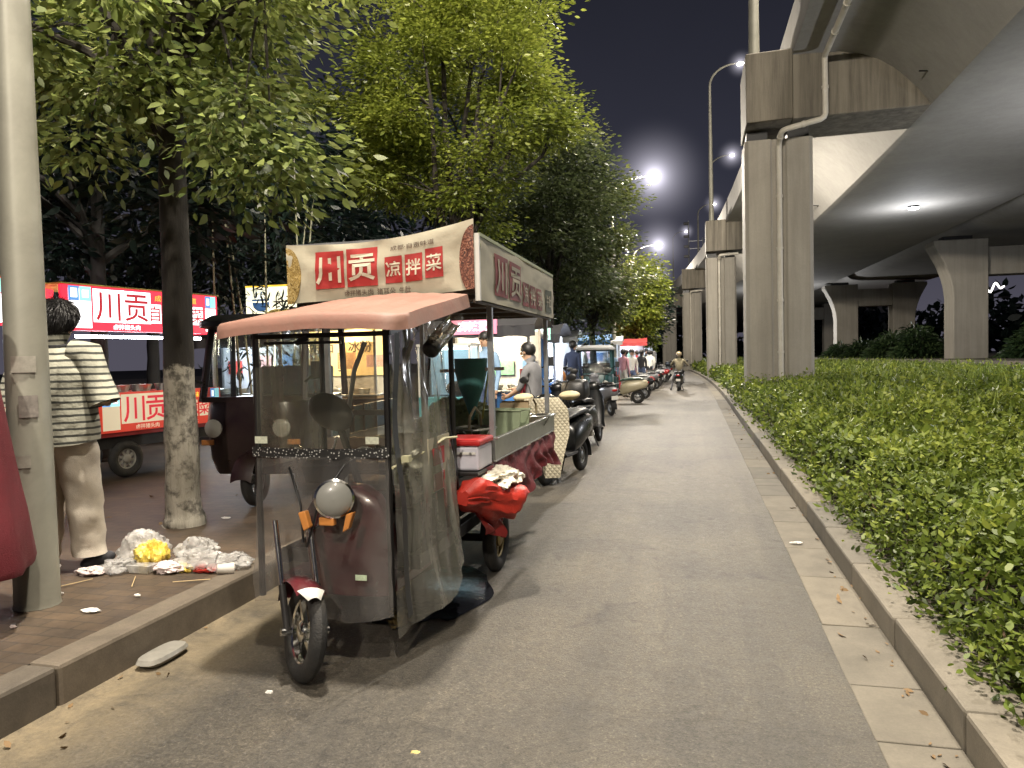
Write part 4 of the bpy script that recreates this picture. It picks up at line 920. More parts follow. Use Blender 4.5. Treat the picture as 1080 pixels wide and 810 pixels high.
def scooter(name, label, loc, rz, paint, seatm, group='scooters parked along the left kerb', box=False, shield=True, steer=0., lean=.06):
    """moped, front towards +Y, wheelbase 1.2"""
    t = thing(name, label, 'scooter', loc, rz, group); t.rotation_euler = (0, -lean, rz)
    add_wheel(t, (0,.62,.215), (math.cos(steer),math.sin(steer),0), .165, .05, steeldull, 'wheel'); add_wheel(t, (0,-.58,.215), (1,0,0), .162, .055, steeldull, 'wheel')
    n = 16
    def ring(y, w, z0, z1, p=.75): return [(w*math.copysign(abs(math.cos(a))**p, math.cos(a)), y, (z0+z1)/2+(z1-z0)/2*math.copysign(abs(math.sin(a))**p, math.sin(a))) for a in [2*PI*k/n for k in range(n)]]
    MB().rings([ring(-.92,.06,.6,.68), ring(-.85,.12,.5,.74), ring(-.6,.17,.42,.76), ring(-.3,.185,.32,.74), ring(-.1,.17,.28,.68), ring(-.05,.15,.27,.6)]).build('rear_body', paint, t, 60)
    MB().rings([ring(-.1,.16,.27,.34), ring(.1,.16,.26,.33), ring(.3,.16,.26,.34)]).build('footboard', blackp, t, 50)
    MB().rings([[(w*math.cos(a), y+d*math.sin(a), z) for a in [2*PI*k/n for k in range(n)]] for z, y, w, d in ((.28,.32,.15,.05),(.4,.38,.17,.06),(.6,.42,.185,.06),(.8,.44,.17,.07),(.92,.44,.12,.07))]).build('leg_shield', paint, t, 60)
    MB().rings([ring(-.78,.1,.76,.8), ring(-.6,.15,.755,.84), ring(-.35,.155,.745,.83), ring(-.12,.14,.72,.79), ring(-.02,.09,.7,.75)]).build('seat', seatm, t, 60)
    f = MB()
    for s in (-1,1): f.tube([(.075*s,.62,.215),(.065*s,.54,.5),(.05*s,.47,.78)], .02, 8)
    f.build('fork', blackm, t)
    MB().sheet(lambda u,v: ((v-.5)*.15, .62+.245*math.cos(R(10+140*u)), .215+.245*math.sin(R(10+140*u))-.03*(2*v-1)**2), 14, 4).build('front_fender', paint, t, 60)
    MB().sheet(lambda u,v: ((v-.5)*.14, -.58+.25*math.cos(R(70+120*u)), .215+.25*math.sin(R(70+120*u))), 10, 4).build('rear_fender', blackp, t, 60)
    h = MB(); h.tube([(-.34,.36,1.02),(-.2,.4,1.03),(0,.44,.99),(.2,.4,1.03),(.34,.36,1.02)], .014, 8)
    for s in (-1,1): h.tube([(.24*s,.385,1.03),(.36*s,.355,1.02)], .02, 8)
    h.build('handlebar', blackp, t)
    MB().rings([[(w*math.cos(a), .46+d*math.sin(a), z) for a in [2*PI*k/n for k in range(n)]] for z, w, d in ((.9,.1,.06),(.97,.14,.09),(1.03,.13,.08),(1.07,.06,.04))]).build('cowl', paint, t, 60)
    MB().ell((0,.54,.985), (.07,.035,.05), 16, 8).build('headlight', whitep, t, 60)
    for s in (-1,1):
        m = MB(); m.tube([(.2*s,.4,1.03),(.25*s,.37,1.18),(.28*s,.36,1.22)], .007, 6); m.ell((.31*s,.36,1.25), (.065,.014,.045), 14, 8); m.build('mirror', blackp, t, 60)
    MB().ell((0,-.915,.66), (.08,.03,.035), 14, 8).build('tail_light', redlens, t, 60)
    MB().box(-.09,.09,-.9,-.89,.42,.52).build('plate', whitep, t, 0, .004)
    MB().bar((.1,-.3,.26),(.2,-.38,.02),.016).bar((.1,-.3,.26),(-.02,-.3,.26),.016).build('kickstand', blackm, t)
    k = MB(); k.tube([(-.12,-.7,.78),(-.12,-.95,.83),(.12,-.95,.83),(.12,-.7,.78)], .01, 6); k.build('grab_rail', steeldull, t)
    if box: MB().rings([ring(-1.02,.17,.84,1.1,.5), ring(-.98,.2,.83,1.14,.5), ring(-.7,.2,.83,1.15,.5), ring(-.64,.17,.84,1.12,.5)]).build('top_box', blackp, t, 60)
    return t
dkp = M('black glossy paint', (.005,.0055,.006), .3, 0, .3, 5); crp = M('cream paint', (.48,.43,.3), .3, 0, .1); grn = M('dark green paint', (.03,.06,.04), .3); blu = M('pale blue paint', (.25,.35,.5), .35)
pink = M('pale pink paint', (.5,.36,.4), .35); red_ = M('red paint', (.3,.02,.02), .3); vin = M('worn black vinyl', (.008,.008,.008), .5, 0, .25, 9, .1, 60); gry = M('grey paint', (.15,.15,.16), .35)
scooter('scooter', 'black scooter with black top box seen from behind, nearest one by the road centre', (-1.72,12.3,0), -.08, dkp, vin, box=True)
scooter('scooter', 'dark scooter tucked against the left of the black top-box scooter', (-2.2,12.0,0), .12, dkp, vin)
q = scooter('scooter', 'scooter wrapped in a cream quilted wind apron at the rear of the front cart', (-1.6,9.0,0), PI-.2, dkp, vin, lean=-.05)
def quilt_fn(N, L, v, b):
    s = sepx(N, L, v); a = math_(N, L, 'ADD', s[0], math_(N, L, 'MULTIPLY', s[2], .8)); c = math_(N, L, 'SUBTRACT', s[0], math_(N, L, 'MULTIPLY', s[2], .8))
    def line(x): return math_(N, L, 'ABSOLUTE', math_(N, L, 'SINE', math_(N, L, 'MULTIPLY', x, 62)))
    m = math_(N, L, 'MINIMUM', line(a), line(c)); r = ramp(N, [(0,(.36,.32,.23,1)),(.3,(.43,.39,.29,1)),(1,(.46,.42,.31,1))]); L.new(m, r.inputs[0]); L.new(r.outputs[0], b.inputs['Base Color']); bump(N, L, m, b, .45, .02)
quilt = custom('cream quilted cloth', quilt_fn, .7)
def qf(u, v):
    w = .33*(1 if v > .55 else .62+.38*(v/.55))*(1-.35*max(0,(v-.85)/.15))
    return ((2*u-1)*w, .66+.06*math.cos((2*u-1)*1.5)-.1*v+.015*math.sin(v*8), .1+.93*v)
MB().sheet(qf, 20, 24).build('wind_apron', quilt, q, 60)
for s in (-1,1): MB().ell((.3*s,.44,1.04), (.13,.1,.055), 16, 10).build('hand_muff', M('cream quilt plain', (.56,.48,.3), .7), q, 60)
scooter('scooter', 'cream scooter parked nose to the kerb, side-on to the road', (-2.35,23.3,0), PI/2, crp, M('dark green vinyl', (.03,.06,.04), .4))
scooter('scooter', 'dark scooter with tan seat beside the wooden table', (-2.75,15.2,.0), .5, dkp, M('tan seat', (.4,.3,.15), .5))
t_blue = scooter('scooter', 'scooter under a light blue rain cover halfway along the row', (-2.5,34.5,0), PI/2+.2, blu, vin)
MB().sheet(lambda u,v: (.26*math.sin((u-.5)*PI)*(1.15-.4*v)+.02*math.sin(v*9), -.5+1.1*v*.6+.1*math.cos(u*9), .25+.85*math.sin(v*1.5+.07)*(1-.3*abs(2*u-1)**3)), 20, 16).build('rain_cover', M('light blue cover', (.4,.52,.75), .5, 0, .1), t_blue, 60)
scooter('scooter', 'pale pink scooter just past the blue-covered one', (-2.35,38,0), PI/2-.25, pink, vin)
scooter('scooter', 'red scooter deep in the row under the lime tree', (-2.2,41,0), PI/2-.4, red_, vin)
scooter('scooter', 'grey scooter with top box further along the row', (-2.15,44,0), PI/2-.5, gry, vin, box=True)
scooter('scooter', 'small black scooter at the far end of the row', (-2.1,47.5,0), PI/2-.7, dkp, vin)
scooter('scooter', 'farthest visible scooter beside the road bend', (-2.6,52,0), PI/2-.8, gry, vin)
scooter('scooter', 'black scooter standing between cream and blue-covered scooters', (-2.7,29.5,0), PI/2+.15, dkp, vin)
for y, x, a, pm, lab in ((17.6,-2.75,.25,dkp,'black scooter just past the folding table'),(19.0,-2.35,.5,gry,'grey scooter in front of the teal tricycle'),(25.6,-2.3,1.7,dkp,'black scooter right behind the cream one'),(27.2,-2.35,1.35,red_,'red scooter two places beyond the cream one'),(31.6,-2.4,1.5,gry,'grey scooter three places before the blue rain cover'),(33,-2.3,1.8,dkp,'black scooter next to the blue rain cover'),(36.2,-2.3,1.3,dkp,'black scooter between the blue cover and the pale pink scooter'),(13.6,-2.55,.1,dkp,'black scooter behind the top-box pair')):
    scooter('scooter', lab, (x,y,0), a, pm, vin)
rsc = scooter('scooter', 'black scooter being ridden away along the middle of the road', (-.66,31.6,0), -.03, dkp, vin, group='moving scooters', lean=0)

# ================================================================== STALLS
class Sign:
    """flat sign in a vertical plane; u right, v up seen from its front"""
    def __init__(s, t, o, ang, w, h, tilt=0):
        s.t = t; s.o = Vector(o); s.x = Vector((math.cos(ang), math.sin(ang), 0)); s.z = Vector((0, math.sin(tilt), math.cos(tilt))); s.n = s.x.cross(s.z); s.w = w; s.h = h
    def p(s, u, v, d=0): return s.o + s.x*(u*s.w) + s.z*(v*s.h) + s.n*d
    def panel(s, name, mat, depth=.06, par=None):
        b = MB(); q = [s.p(0,0),s.p(1,0),s.p(1,1),s.p(0,1)]; k = [v - s.n*depth for v in q]
        b.add(q+k, [(0,1,2,3),(7,6,5,4),(1,0,4,5),(2,1,5,6),(3,2,6,7),(0,3,7,4)]); s.par = b.build(name, mat, par or s.t, 0); return s.par
    def rects(s, name, rs, mat, d=.004):
        b = MB()
        for u0,u1,v0,v1 in rs: b.add([s.p(u0,v0,d),s.p(u1,v0,d),s.p(u1,v1,d),s.p(u0,v1,d)], [(0,1,2,3)])
        return b.build(name, mat, s.par, 0)
    def words(s, name, ws, mat, d=.008):
        b = MB()
        for txt, u, v, size, sq, bold in ws: b.text(txt, s.p(u,v,d), s.x, s.z, size, 0, bold, 'CENTER', sq)
        return b.build(name, mat, s.par, 0)
lw = E_('back-lit white', (1,.96,.97), 2.6, (.8,.8,.8)); lr = E_('back-lit red', (1,.035,.075), 1.25, (.5,.02,.03)); ly = E_('back-lit yellow', (1,.62,.06), 1.2, (.6,.4,.05)); lc = E_('back-lit cyan', (.35,.85,.9), 1.1, (.3,.6,.6)); lb = E_('back-lit blue', (.12,.35,.75), 1.0, (.1,.2,.5))
lwarm = E_('warm white tube', (1,.82,.55), 40); lcool = E_('cool white tube', (.86,.92,1), 45); lpink = E_('back-lit pink', (1,.25,.4), .9, (.5,.2,.25)); lgreen = E_('back-lit mint', (.45,.95,.75), 1.0, (.4,.7,.6))
redink = E_('sign red ink', (.6,.015,.03), .8, (.4,.02,.03))
dlr = E_('faintly glowing red board', (.8,.06,.03), .4, (.55,.05,.03)); dlw = E_('faintly glowing cream board', (.9,.75,.52), .45, (.7,.62,.45))  # unlit boards, faint glow added in place of light falling on them
def gong_sign(t, o, ang, w, h, lit=True):
    lr_, lw_ = (lr, lw) if lit else (dlr, dlw)
    s = Sign(t, o, ang, w, h); s.panel('sign', lr_); a = h/w
    s.rects('white_square', [(.03,.155,.06,.93),(.165,.165+.78*a*1.0,.2,.95),(.33,.33+.78*a,.2,.95),(.5,.585,.22,.68),(.6,.685,.22,.68),(.7,.785,.22,.68),(.8,.885,.22,.68),(.905,.985,.06,.66)], lw_)
    s.rects('corner_emblem', [(.03,.088,.66,.98),(.905,.945,.68,.98)], lb, .006); s.rects('corner_emblem', [(.09,.155,.66,.98),(.945,.985,.68,.98)], lc, .006); s.rects('emblem_dot', [(.042,.077,.73,.93),(.105,.14,.74,.9),(.915,.935,.75,.92)], lw, .009)
    c = .165+.39*a; d = .33+.39*a
    s.words('lettering', [('川',c,.575,h*.72,.95,.012),('贡',d,.575,h*.72,.95,.012),('自',.5425,.45,h*.4,.95,.012),('选',.6425,.45,h*.4,.95,.012),('凉',.7425,.45,h*.4,.95,.012),('菜',.8425,.45,h*.4,.95,.012)], redink)
    s.words('yellow_lettering', [('成都·自贡味道',.69,.83,h*.16,1.25,.01)], ly); s.words('white_lettering', [('卤拌猪头肉',.36,.1,h*.13,1.1,.01),('猪耳朵  牛肚',.68,.1,h*.13,1.1,.01)], lw_)
    return s
def gong_stall(label, loc, rz, wheels=True):
    """cargo tricycle stall; its long lit side looks towards -Y in local axes"""
    t = thing('lit_sign_stall', label, 'food stall', loc, rz, 'red-sign stalls'); w = 2.1
    gong_sign(t, (0,0,1.72), 0, w, .5); gong_sign(t, (.35,0,.55), 0, w-.35, .46, False)
    s = Sign(t, (w,.03,1.72), PI/2, .9, .48); s.panel('end_sign', lr)
    b = MB()
    for x, y in ((.03,.06),(w-.03,.06),(.03,.9),(w-.03,.9)): b.box(x-.016,x+.016,y-.016,y+.016,.5,1.72)
    b.build('post', whitep, t, 0); MB().box(-.02,w+.02,-.02,.95,2.225,2.24).build('roof', M('yellow edge roof', (.5,.45,.1), .5), t, 0)
    MB().box(0,w,.02,.95,.5,.55).box(0,w,.9,.95,.55,1.0).build('cargo_bed', M('red cart paint', (.25,.02,.02), .4), t, 0); MB().bar((.2,.1,1.66),(w-.2,.1,1.66),.03).build('light_tube', lcool, t, 0)
    MB().box(.2,w,.1,.85,.36,.5).box(-.4,.6,.2,.8,.42,.48).build('chassis', blackm, t, 0)
    k = MB()
    for x in (.5,.8,1.1,1.45): k.lathe([(0,0),(.1,0),(.13,.09),(.12,.09),(.09,.01)], (x,.25,1.0), n=16)
    k.box(.4,1.8,.08,.5,.985,.998); k.build('serving_shelf', steel, t, 0)
    add_wheel(t, (.75,.1,.22), (0,1,0), .165, .055, M('dusty rim', (.24,.23,.2), .6), 'rear_wheel', 8); add_wheel(t, (.75,.85,.22), (0,1,0), .165, .055, steeldull, 'rear_wheel'); add_wheel(t, (-.7,.5,.22), (0,1,0), .165, .055, steeldull, 'front_wheel')
    MB().tube([(-.7,.5,.22),(-.62,.5,.8),(-.55,.3,1.0)], .02, 8).tube([(-.6,.2,1.0),(-.6,.8,1.0)], .014, 8).build('handlebar', blackm, t)
    return t
gong_stall('red-lit 川贡 cart between the striped shirt man and the nearest tree trunk', (-6.62,6.5,.2), R(78.5))
gong_stall('half-hidden red-lit cart at the left edge, behind pole and man', (-8.85,5.35,.25), R(22))

def stall(label, loc, rz, w, d, h, canopy, counter, tube=lcool, sign=None, side=True, power=1.0):
    """trading stall; customers stand on its -Y side"""
    t = thing('market_stall', label, 'food stall', loc, rz, 'market stalls on the pavement')
    b = MB(); b.box(0,w,0,.55,.1,.8); b.box(.04,w-.04,-.012,-.002,.16,.74); b.build('counter', counter, t, 0, .006)
    MB().box(-.03,w+.03,-.05,.6,.802,.83).build('worktop', steel, t, 0, .004)
    for x in (.03,w-.03):
        for y in (.04,d-.04): MB().box(x-.02,x+.02,y-.02,y+.02,0 if y > .6 else .832,h).build('post', steeldull, t, 0)
    def cf(u, v): return (-.15+(w+.3)*u, -.35+(d+.6)*v, h+.02+.22*math.sin(PI*v)-.02*math.sin(PI*u)+.01*math.sin(u*14))
    MB().sheet(cf, 20, 12).build('canopy', canopy, t, 60)
    MB().sheet(lambda u,v: (-.15+(w+.3)*u, -.352+.012*math.sin(u*40), h+.02-.18*v+.02*abs(math.sin(u*w*9))*v), 60, 2).build('valance', canopy, t, 60)
    for k in range(max(1,int(w/1.2))): MB().bar((.2+1.2*k,.2,h-.08),(min(1.1+1.2*k,w-.05),.2,h-.08),.035).build('light_tube', tube, t, 0)
    l = bpy.data.lights.new('bulb','POINT'); l.energy = 135*power; l.color = (1,.8,.52) if tube is lwarm else (.88,.94,1); l.shadow_soft_size = .25
    o = bpy.data.objects.new('bulb', l); COL.objects.link(o); o.parent = t; o.location = (w/2,.3,h-.25)
    if side: MB().sheet(lambda u,v: (.02+(w-.04)*u, d-.05+.02*math.sin(u*13), .75+(h-.8)*v), 16, 4).build('back_sheet', M('pale back sheet', (.4,.42,.45), .7, 0, .25, 3), t, 60)
    rs2 = random.Random(len(label)*7+1)
    if side:
        for i in range(int(w/.5)):
            x = .12+.5*i+rs2.uniform(0,.1); z = rs2.uniform(1.0,1.25); hh = rs2.uniform(.2,.36)
            MB().box(x,x+rs2.uniform(.22,.36),d-.1,d-.085,z,z+hh).build('poster', M('poster %d' % rs2.randrange(5), [(.4,.05,.04),(.1,.22,.45),(.5,.4,.1),(.12,.3,.2),(.5,.3,.32)][rs2.randrange(5)], .5, 0, .5, 22), t, 0)
    rs = random.Random(sum(map(ord, label))); k = MB()
    for i in range(int(w/.34)):
        x = .2+.34*i; k.lathe([(0,.0),(.11,0),(.14,.08),(.13,.08),(.1,.012),(0,.012)], (x,.2,.832), n=14, mi=0); k.ell((x,.2,.86), (.1,.1,.05), 10, 6, 1+rs.randrange(3))
    k.build('food_pan', [steel, M('chilli red food', (.35,.06,.02), .5, 0, .4, 30), M('brown food', (.22,.11,.04), .5, 0, .4, 30), M('green food', (.1,.22,.04), .5, 0, .4, 30)], t, 50)
    return t
cw = M('white canopy cloth', (.62,.62,.6), .7, 0, .08); cblue = M('blue canopy cloth', (.08,.2,.4), .7); cdark = M('dark canopy cloth', (.03,.03,.035), .7); cred = M('red canopy cloth', (.35,.04,.04), .7)
ctw = M('white counter', (.5,.5,.5), .5); ctb = M('blue counter', (.06,.2,.5), .45); cty = M('wood counter', (.38,.25,.11), .6); cty2 = M('yellow counter', (.5,.38,.12), .6)
stall('glaring white stall seen through the windows of the maroon cab tricycle', (-8.5,10.9,.18), .1, 1.7, 1.1, 1.75, cdark, ctw)
t = stall('warm yellow-lit stall seen through the front cart windscreen', (-6.15,9.9,.18), .25, 1.5, 1.2, 1.95, cty2, cty, lwarm)
s = Sign(t, (.05,1.1,1.1), 0, 1.4, .8); s.panel('menu_board', E_('warm menu board', (.9,.66,.3), .9, (.5,.4,.2))); s.words('lettering', [('凉面',.25,.6,.2,1,.02),('冰粉',.7,.6,.2,1,.02)], inkdark)
t = stall('stall under the glowing white bowl sign', (-8.05,12.0,.18), .05, 1.8, 1.2, 1.9, cdark, cty, lwarm)
s = Sign(t, (.22,-.4,2.14), 0, .98, .56); s.panel('bowl_sign', E_('back-lit cream', (1,.98,.72), 1.25, (.8,.8,.6))); s.words('lettering', [('长',.66,.5,.24,1,.01),('沙',.9,.5,.24,1,.01)], inkdark)
b = MB(); n = 16
b.add([s.p(.3,.5,.006)]+[s.p(.3+.17*math.cos(PI+PI*k/n), .52+.3*math.sin(PI+PI*k/n), .006) for k in range(n+1)], [(0,k,k+1) for k in range(1,n+1)])
b.add([s.p(.12,.56,.006),s.p(.48,.56,.006),s.p(.47,.62,.006),s.p(.13,.62,.006)], [(0,1,2,3)])
for u in (.2,.3,.4): b.add([s.p(u-.015,.66,.006),s.p(u+.015,.66,.006),s.p(u+.03,.86,.006),s.p(u,.86,.006)], [(0,1,2,3)])
b.build('bowl_emblem', E_('sign blue ink', (.05,.13,.3), .5), s.par, 0); MB().add([s.p(0,1.0,.02),s.p(1,1.0,.02),s.p(1,1.05,.02),s.p(0,1.05,.02)], [(0,1,2,3)]).build('edge_light', ly, s.par, 0)
t = stall('stall with the pink lettered sign in the middle of the front cart opening', (-3.95,10.9,.18), .02, 1.5, 1.0, 1.8, cdark, ctb, lwarm)
s = Sign(t, (.35,-.37,1.7), 0, .72, .24); s.panel('pink_sign', lpink); s.words('lettering', [('麻辣烫',.5,.5,.15,1.1,.02)], lw)
t = stall('stall with the small mint green sign behind the seller in the red apron', (-3.37,13.9,.18), .02, .75, 1.0, 1.75, cdark, ctb)
s = Sign(t, (.3,-.37,1.66), 0, .42, .46); s.panel('mint_sign', lgreen); s.words('lettering', [('冰粉',.5,.5,.14,1.0,.02)], lw)
for x, y, w, h, c, k, lab in ((-6.3,17.2,2.6,1.85,cw,ctw,'nearest long white-awning stall'),(-5.9,21.5,2.4,1.9,cw,cty,'second white-awning stall, behind the teal tricycle'),(-5.3,26.5,2.2,1.9,cblue,ctw,'blue-awning stall in the crowd'),(-5.3,31,2.2,1.95,cw,ctb,'small far white-awning stall'),(-4.4,36,2.0,1.95,cred,ctw,'red-awning stall far down the pavement'),(-4.5,42,2.2,1.9,cw,ctw,'farthest white-awning stall in the row')):
    stall(lab, (x,y,.18), .06, w, 1.3, h, c, k)
def van(label, loc, rz):
    t = thing('parked_van', label, 'van', loc, rz); pa = M('dark silver van paint', (.1,.105,.11), .3, .3, .15)
    pr = [(0,.35),(-.02,.75),(.1,.98),(.75,1.1),(1.35,1.75),(1.6,1.82),(3.9,1.8),(4.0,1.0),(4.0,.35)]
    MB().prism(pr, -.78, .78, 'x').build('body', pa, t, 0, .07)
    MB().add([(-.66,.86,1.16),(.66,.86,1.16),(.58,1.32,1.7),(-.58,1.32,1.7)], [(0,1,2,3)]).build('windscreen', M('dark car glass', (.02,.025,.03), .08), t, 0)
    for s in (-1,1):
        MB().add([(.785*s,1.0,1.16),(.785*s,2.4,1.16),(.785*s,2.4,1.68),(.785*s,1.45,1.68)], [(0,1,2,3)]).build('side_window', M('dark car glass', (.02,.025,.03)), t, 0)
        MB().ell((.55*s,.02,.82), (.16,.06,.09), 14, 8).build('headlight', whitep, t, 60)
        for y in (.75,3.2): add_wheel(t, (.72*s,y,.3), (1,0,0), .22, .08, steeldull)
    MB().box(-.5,.5,-.04,-.025,.45,.6).build('grille', blackp, t, 0, .01); MB().box(-.22,.22,-.05,-.041,.42,.53).build('plate', M('blue plate', (.05,.12,.4), .5), t, 0)
van('dark silver van parked at the far end of the scooter row, facing us', (-3.3,50,0), .05)
t = thing('folding_table', 'pale wooden table top by the whitewashed trunk behind the scooters', 'table', (-2.95,16.6,.0)); MB().box(-.4,.45,-.3,.3,.93,.96).build('tabletop', M('pale wood', (.5,.38,.18), .5), t, 0, .005)
for x in (-.35,.4):
    for y in (-.25,.25): MB().box(x-.015,x+.015,y-.015,y+.015,0,.928).build('leg', steeldull, t, 0)
t = thing('glass_display_case', 'teal-lit glass display case right behind the front cart posts', 'display case', (-3.1,8.8,.18), .05); MB().box(-.35,.35,0,.5,0,.85).build('cabinet', M('teal cabinet', (.05,.2,.22), .4), t, 0, .01)
fr = MB(); [fr.box(x-.012,x+.012,y-.012,y+.012,.852,1.5) for x in (-.335,.335) for y in (.015,.485)]; fr.build('frame', whitep, t, 0); MB().box(-.36,.36,-.01,.51,1.5,1.53).build('lid', whitep, t, 0); MB().bar((-.3,.25,1.47),(.3,.25,1.47),.03).build('light_tube', E_('display tube', (.75,.95,1), 10), t, 0)
MB().box(-.33,.33,.49,.495,.86,1.49).build('back_pane', E_('bright case back', (.6,.78,.9), .8), t, 0); MB().box(-.33,.33,.004,.01,.86,1.49).build('front_pane', glassdark, t, 0)
MB().ell((.1,.25,.95), (.16,.12,.1), 14, 8).build('food_pile', M('brown food', (.22,.11,.04)), t, 60)
# ================================================================== PEOPLE
def skin_mesh(name, joints, bones, mats, sub=2, finger_chains=()):
    """one continuous surface grown over the skeleton; bones = (a, b, material index)"""
    names = list(joints); idx = {n:i for i,n in enumerate(names)}
    vs = [joints[n][0] for n in names]; rad = [joints[n][1] for n in names]
    es = [(idx[a], idx[b]) for a, b, _ in bones]
    roots = {0}
    for ch in finger_chains:
        k0 = len(vs)
        for p, r in ch: vs.append(p); rad.append((r, r))
        es += [(k0+i, k0+i+1) for i in range(len(ch)-1)]; roots.add(k0)
    me = bpy.data.meshes.new(name); me.from_pydata([tuple(v) for v in vs], es, [])
    o = bpy.data.objects.new(name, me); COL.objects.link(o)
    sk = o.modifiers.new('skin', 'SKIN'); sk.use_smooth_shade = True; sk.branch_smoothing = .6
    sd_ = me.skin_vertices[0].data
    for i, r in enumerate(rad):
        sd_[i].radius = r if isinstance(r, tuple) else (r, r); sd_[i].use_root = i in roots
    ss = o.modifiers.new('sub', 'SUBSURF'); ss.levels = sub; ss.render_levels = sub
    bpy.context.view_layer.update()
    ev = o.evaluated_get(bpy.context.evaluated_depsgraph_get()); m2 = bpy.data.meshes.new_from_object(ev)
    bpy.data.objects.remove(o); bpy.data.meshes.remove(me)
    for m in mats: m2.materials.append(m)
    if len(mats) > 1:
        segs = [(Vector(joints[a][0]), Vector(joints[b][0]), mi, max(joints[a][1] if not isinstance(joints[a][1],tuple) else joints[a][1][0], .02)) for a, b, mi in bones]
        nb = len(joints)
        for p in m2.polygons:
            c = Vector(p.center); best = 9; bm = 0
            for a, b, mi, r in segs:
                ab = b-a; t = max(0, min(1, (c-a).dot(ab)/max(ab.length_squared,1e-9))); dd = (c-(a+ab*t)).length/r**.5
                if dd < best: best = dd; bm = mi
            p.material_index = bm
    m2.shade_smooth(); m2.name = name
    return m2
BASE = dict(pelvis=(0,0,.93), spine=(0,0,1.12), chest=(0,.0,1.3), neck=(0,.0,1.46), head=(0,.03,1.56), crown=(0,.02,1.67),
    shL=(-.17,0,1.4), elL=(-.21,-.02,1.12), wrL=(-.21,.06,.88), haL=(-.21,.08,.8), shR=(.17,0,1.4), elR=(.21,-.02,1.12), wrR=(.21,.06,.88), haR=(.21,.08,.8),
    hiL=(-.09,0,.88), knL=(-.1,.02,.5), anL=(-.1,-.02,.1), toL=(-.11,.13,.045), hiR=(.09,0,.88), knR=(.1,.02,.5), anR=(.1,-.02,.1), toR=(.11,.13,.045))
RAD = dict(pelvis=(.15,.11), spine=(.14,.1), chest=(.155,.105), neck=.052, head=.083, crown=.07, shL=.07, elL=.045, wrL=.03, haL=.034, shR=.07, elR=.045, wrR=.03, haR=.034,
    hiL=.095, knL=.062, anL=.045, toL=.035, hiR=.095, knR=.062, anR=.045, toR=.035)
def person(label, loc, rz, shirt, pants, pose={}, rad={}, scale=1.0, hair=True, sleeves=True, group=None, hairm=None, shoes=None, fine=1, helmet=None):
    t = thing('person', label, 'person', loc, rz, group); t.scale = (scale,)*3
    J = {k: (pose.get(k, BASE[k]), rad.get(k, RAD[k])) for k in BASE}
    # materials: 0 skin 1 shirt 2 trousers 3 shoes
    B = [('pelvis','spine',1),('spine','chest',1),('chest','neck',1),('neck','head',0),('head','crown',0)]
    for s in 'LR':
        B += [('chest','sh'+s,1),('sh'+s,'el'+s,1),('el'+s,'wr'+s,1 if sleeves else 0),('wr'+s,'ha'+s,0),('pelvis','hi'+s,2),('hi'+s,'kn'+s,2),('kn'+s,'an'+s,2),('an'+s,'to'+s,3)]
    ch = []
    for s, sg in (('L',-1),('R',1)):
        w = Vector(J['wr'+s][0]); h = Vector(J['ha'+s][0]); d = (h-w).normalized(); f = Vector((0,1,0)); sdv = d.cross(f)
        if sdv.length < .1: sdv = Vector((1,0,0))
        sdv.normalize(); pal = sdv.cross(d).normalized()
        for i, (o_, l_) in enumerate(((-.024,.068),(-.008,.08),(.008,.074),(.024,.058))):
            b0 = h - d*.005 + pal*o_; c1 = sdv*(-sg*.25*-1)
            ch.append([(b0, .011), (b0+d*l_*.5+c1*.012, .0095), (b0+d*l_*.85+c1*.035, .008)])
        b0 = w.lerp(h,.45) + pal*.02; ch.append([(b0, .013), (b0+pal*.035+d*.03, .011), (b0+pal*.04+d*.06, .009)])
    me = skin_mesh('body', J, B, [skin_m, shirt, pants, shoes or shoe_m], fine, ch)
    o = bpy.data.objects.new('body', me); COL.objects.link(o); o.parent = t
    hd_ = Vector(J['head'][0]).lerp(Vector(J['crown'][0]), .45); up = (Vector(J['crown'][0])-Vector(J['neck'][0])).normalized()
    f = MB()
    for s in (-1,1): f.ell(hd_+Vector((.032*s,.082,.012)), (.012,.008,.007), 8, 6, 1); f.ell(hd_+Vector((.086*s,-.005,-.01)), (.012,.022,.032), 8, 6, 0)
    f.ell(hd_+Vector((0,.092,-.025)), (.014,.02,.024), 8, 6, 0); f.ell(hd_+Vector((0,.082,-.066)), (.026,.008,.008), 8, 6, 2)
    f.build('face', [skin_m, blackp, M('lips', (.28,.1,.08), .5)], t, 60)
    if helmet: MB().ell(hd_+Vector((0,-.01,.03)), (.125,.14,.125), 20, 12, cut=-.45).build('helmet', helmet, t, 60)
    elif hair: MB().ell(hd_+Vector((0,-.018,.028)), (.102,.112,.104), 18, 12, 0, (.5,0,0), -.6).build('hair', hairm or hair_m, t, 60)
    return t, J, hd_

c_cream = cloth('beige trousers', (.6,.54,.45)); c_grey = cloth('grey cloth', (.2,.2,.21)); c_navy = cloth('navy cloth', (.02,.03,.07)); c_black = cloth('black cloth', (.015,.015,.017)); c_white = cloth('white cloth', (.55,.54,.5)); c_blue = cloth('light blue cloth', (.25,.38,.55)); c_red = cloth('red cloth', (.3,.03,.04)); c_maroon = cloth('maroon coat cloth', (.11,.008,.014)); c_orange = cloth('orange cloth', (.55,.22,.06)); c_tan = cloth('tan jacket cloth', (.32,.26,.16)); c_pink = cloth('pink cloth', (.5,.25,.3)); c_jean = cloth('jeans', (.07,.1,.18)); c_green = cloth('olive cloth', (.12,.13,.07))
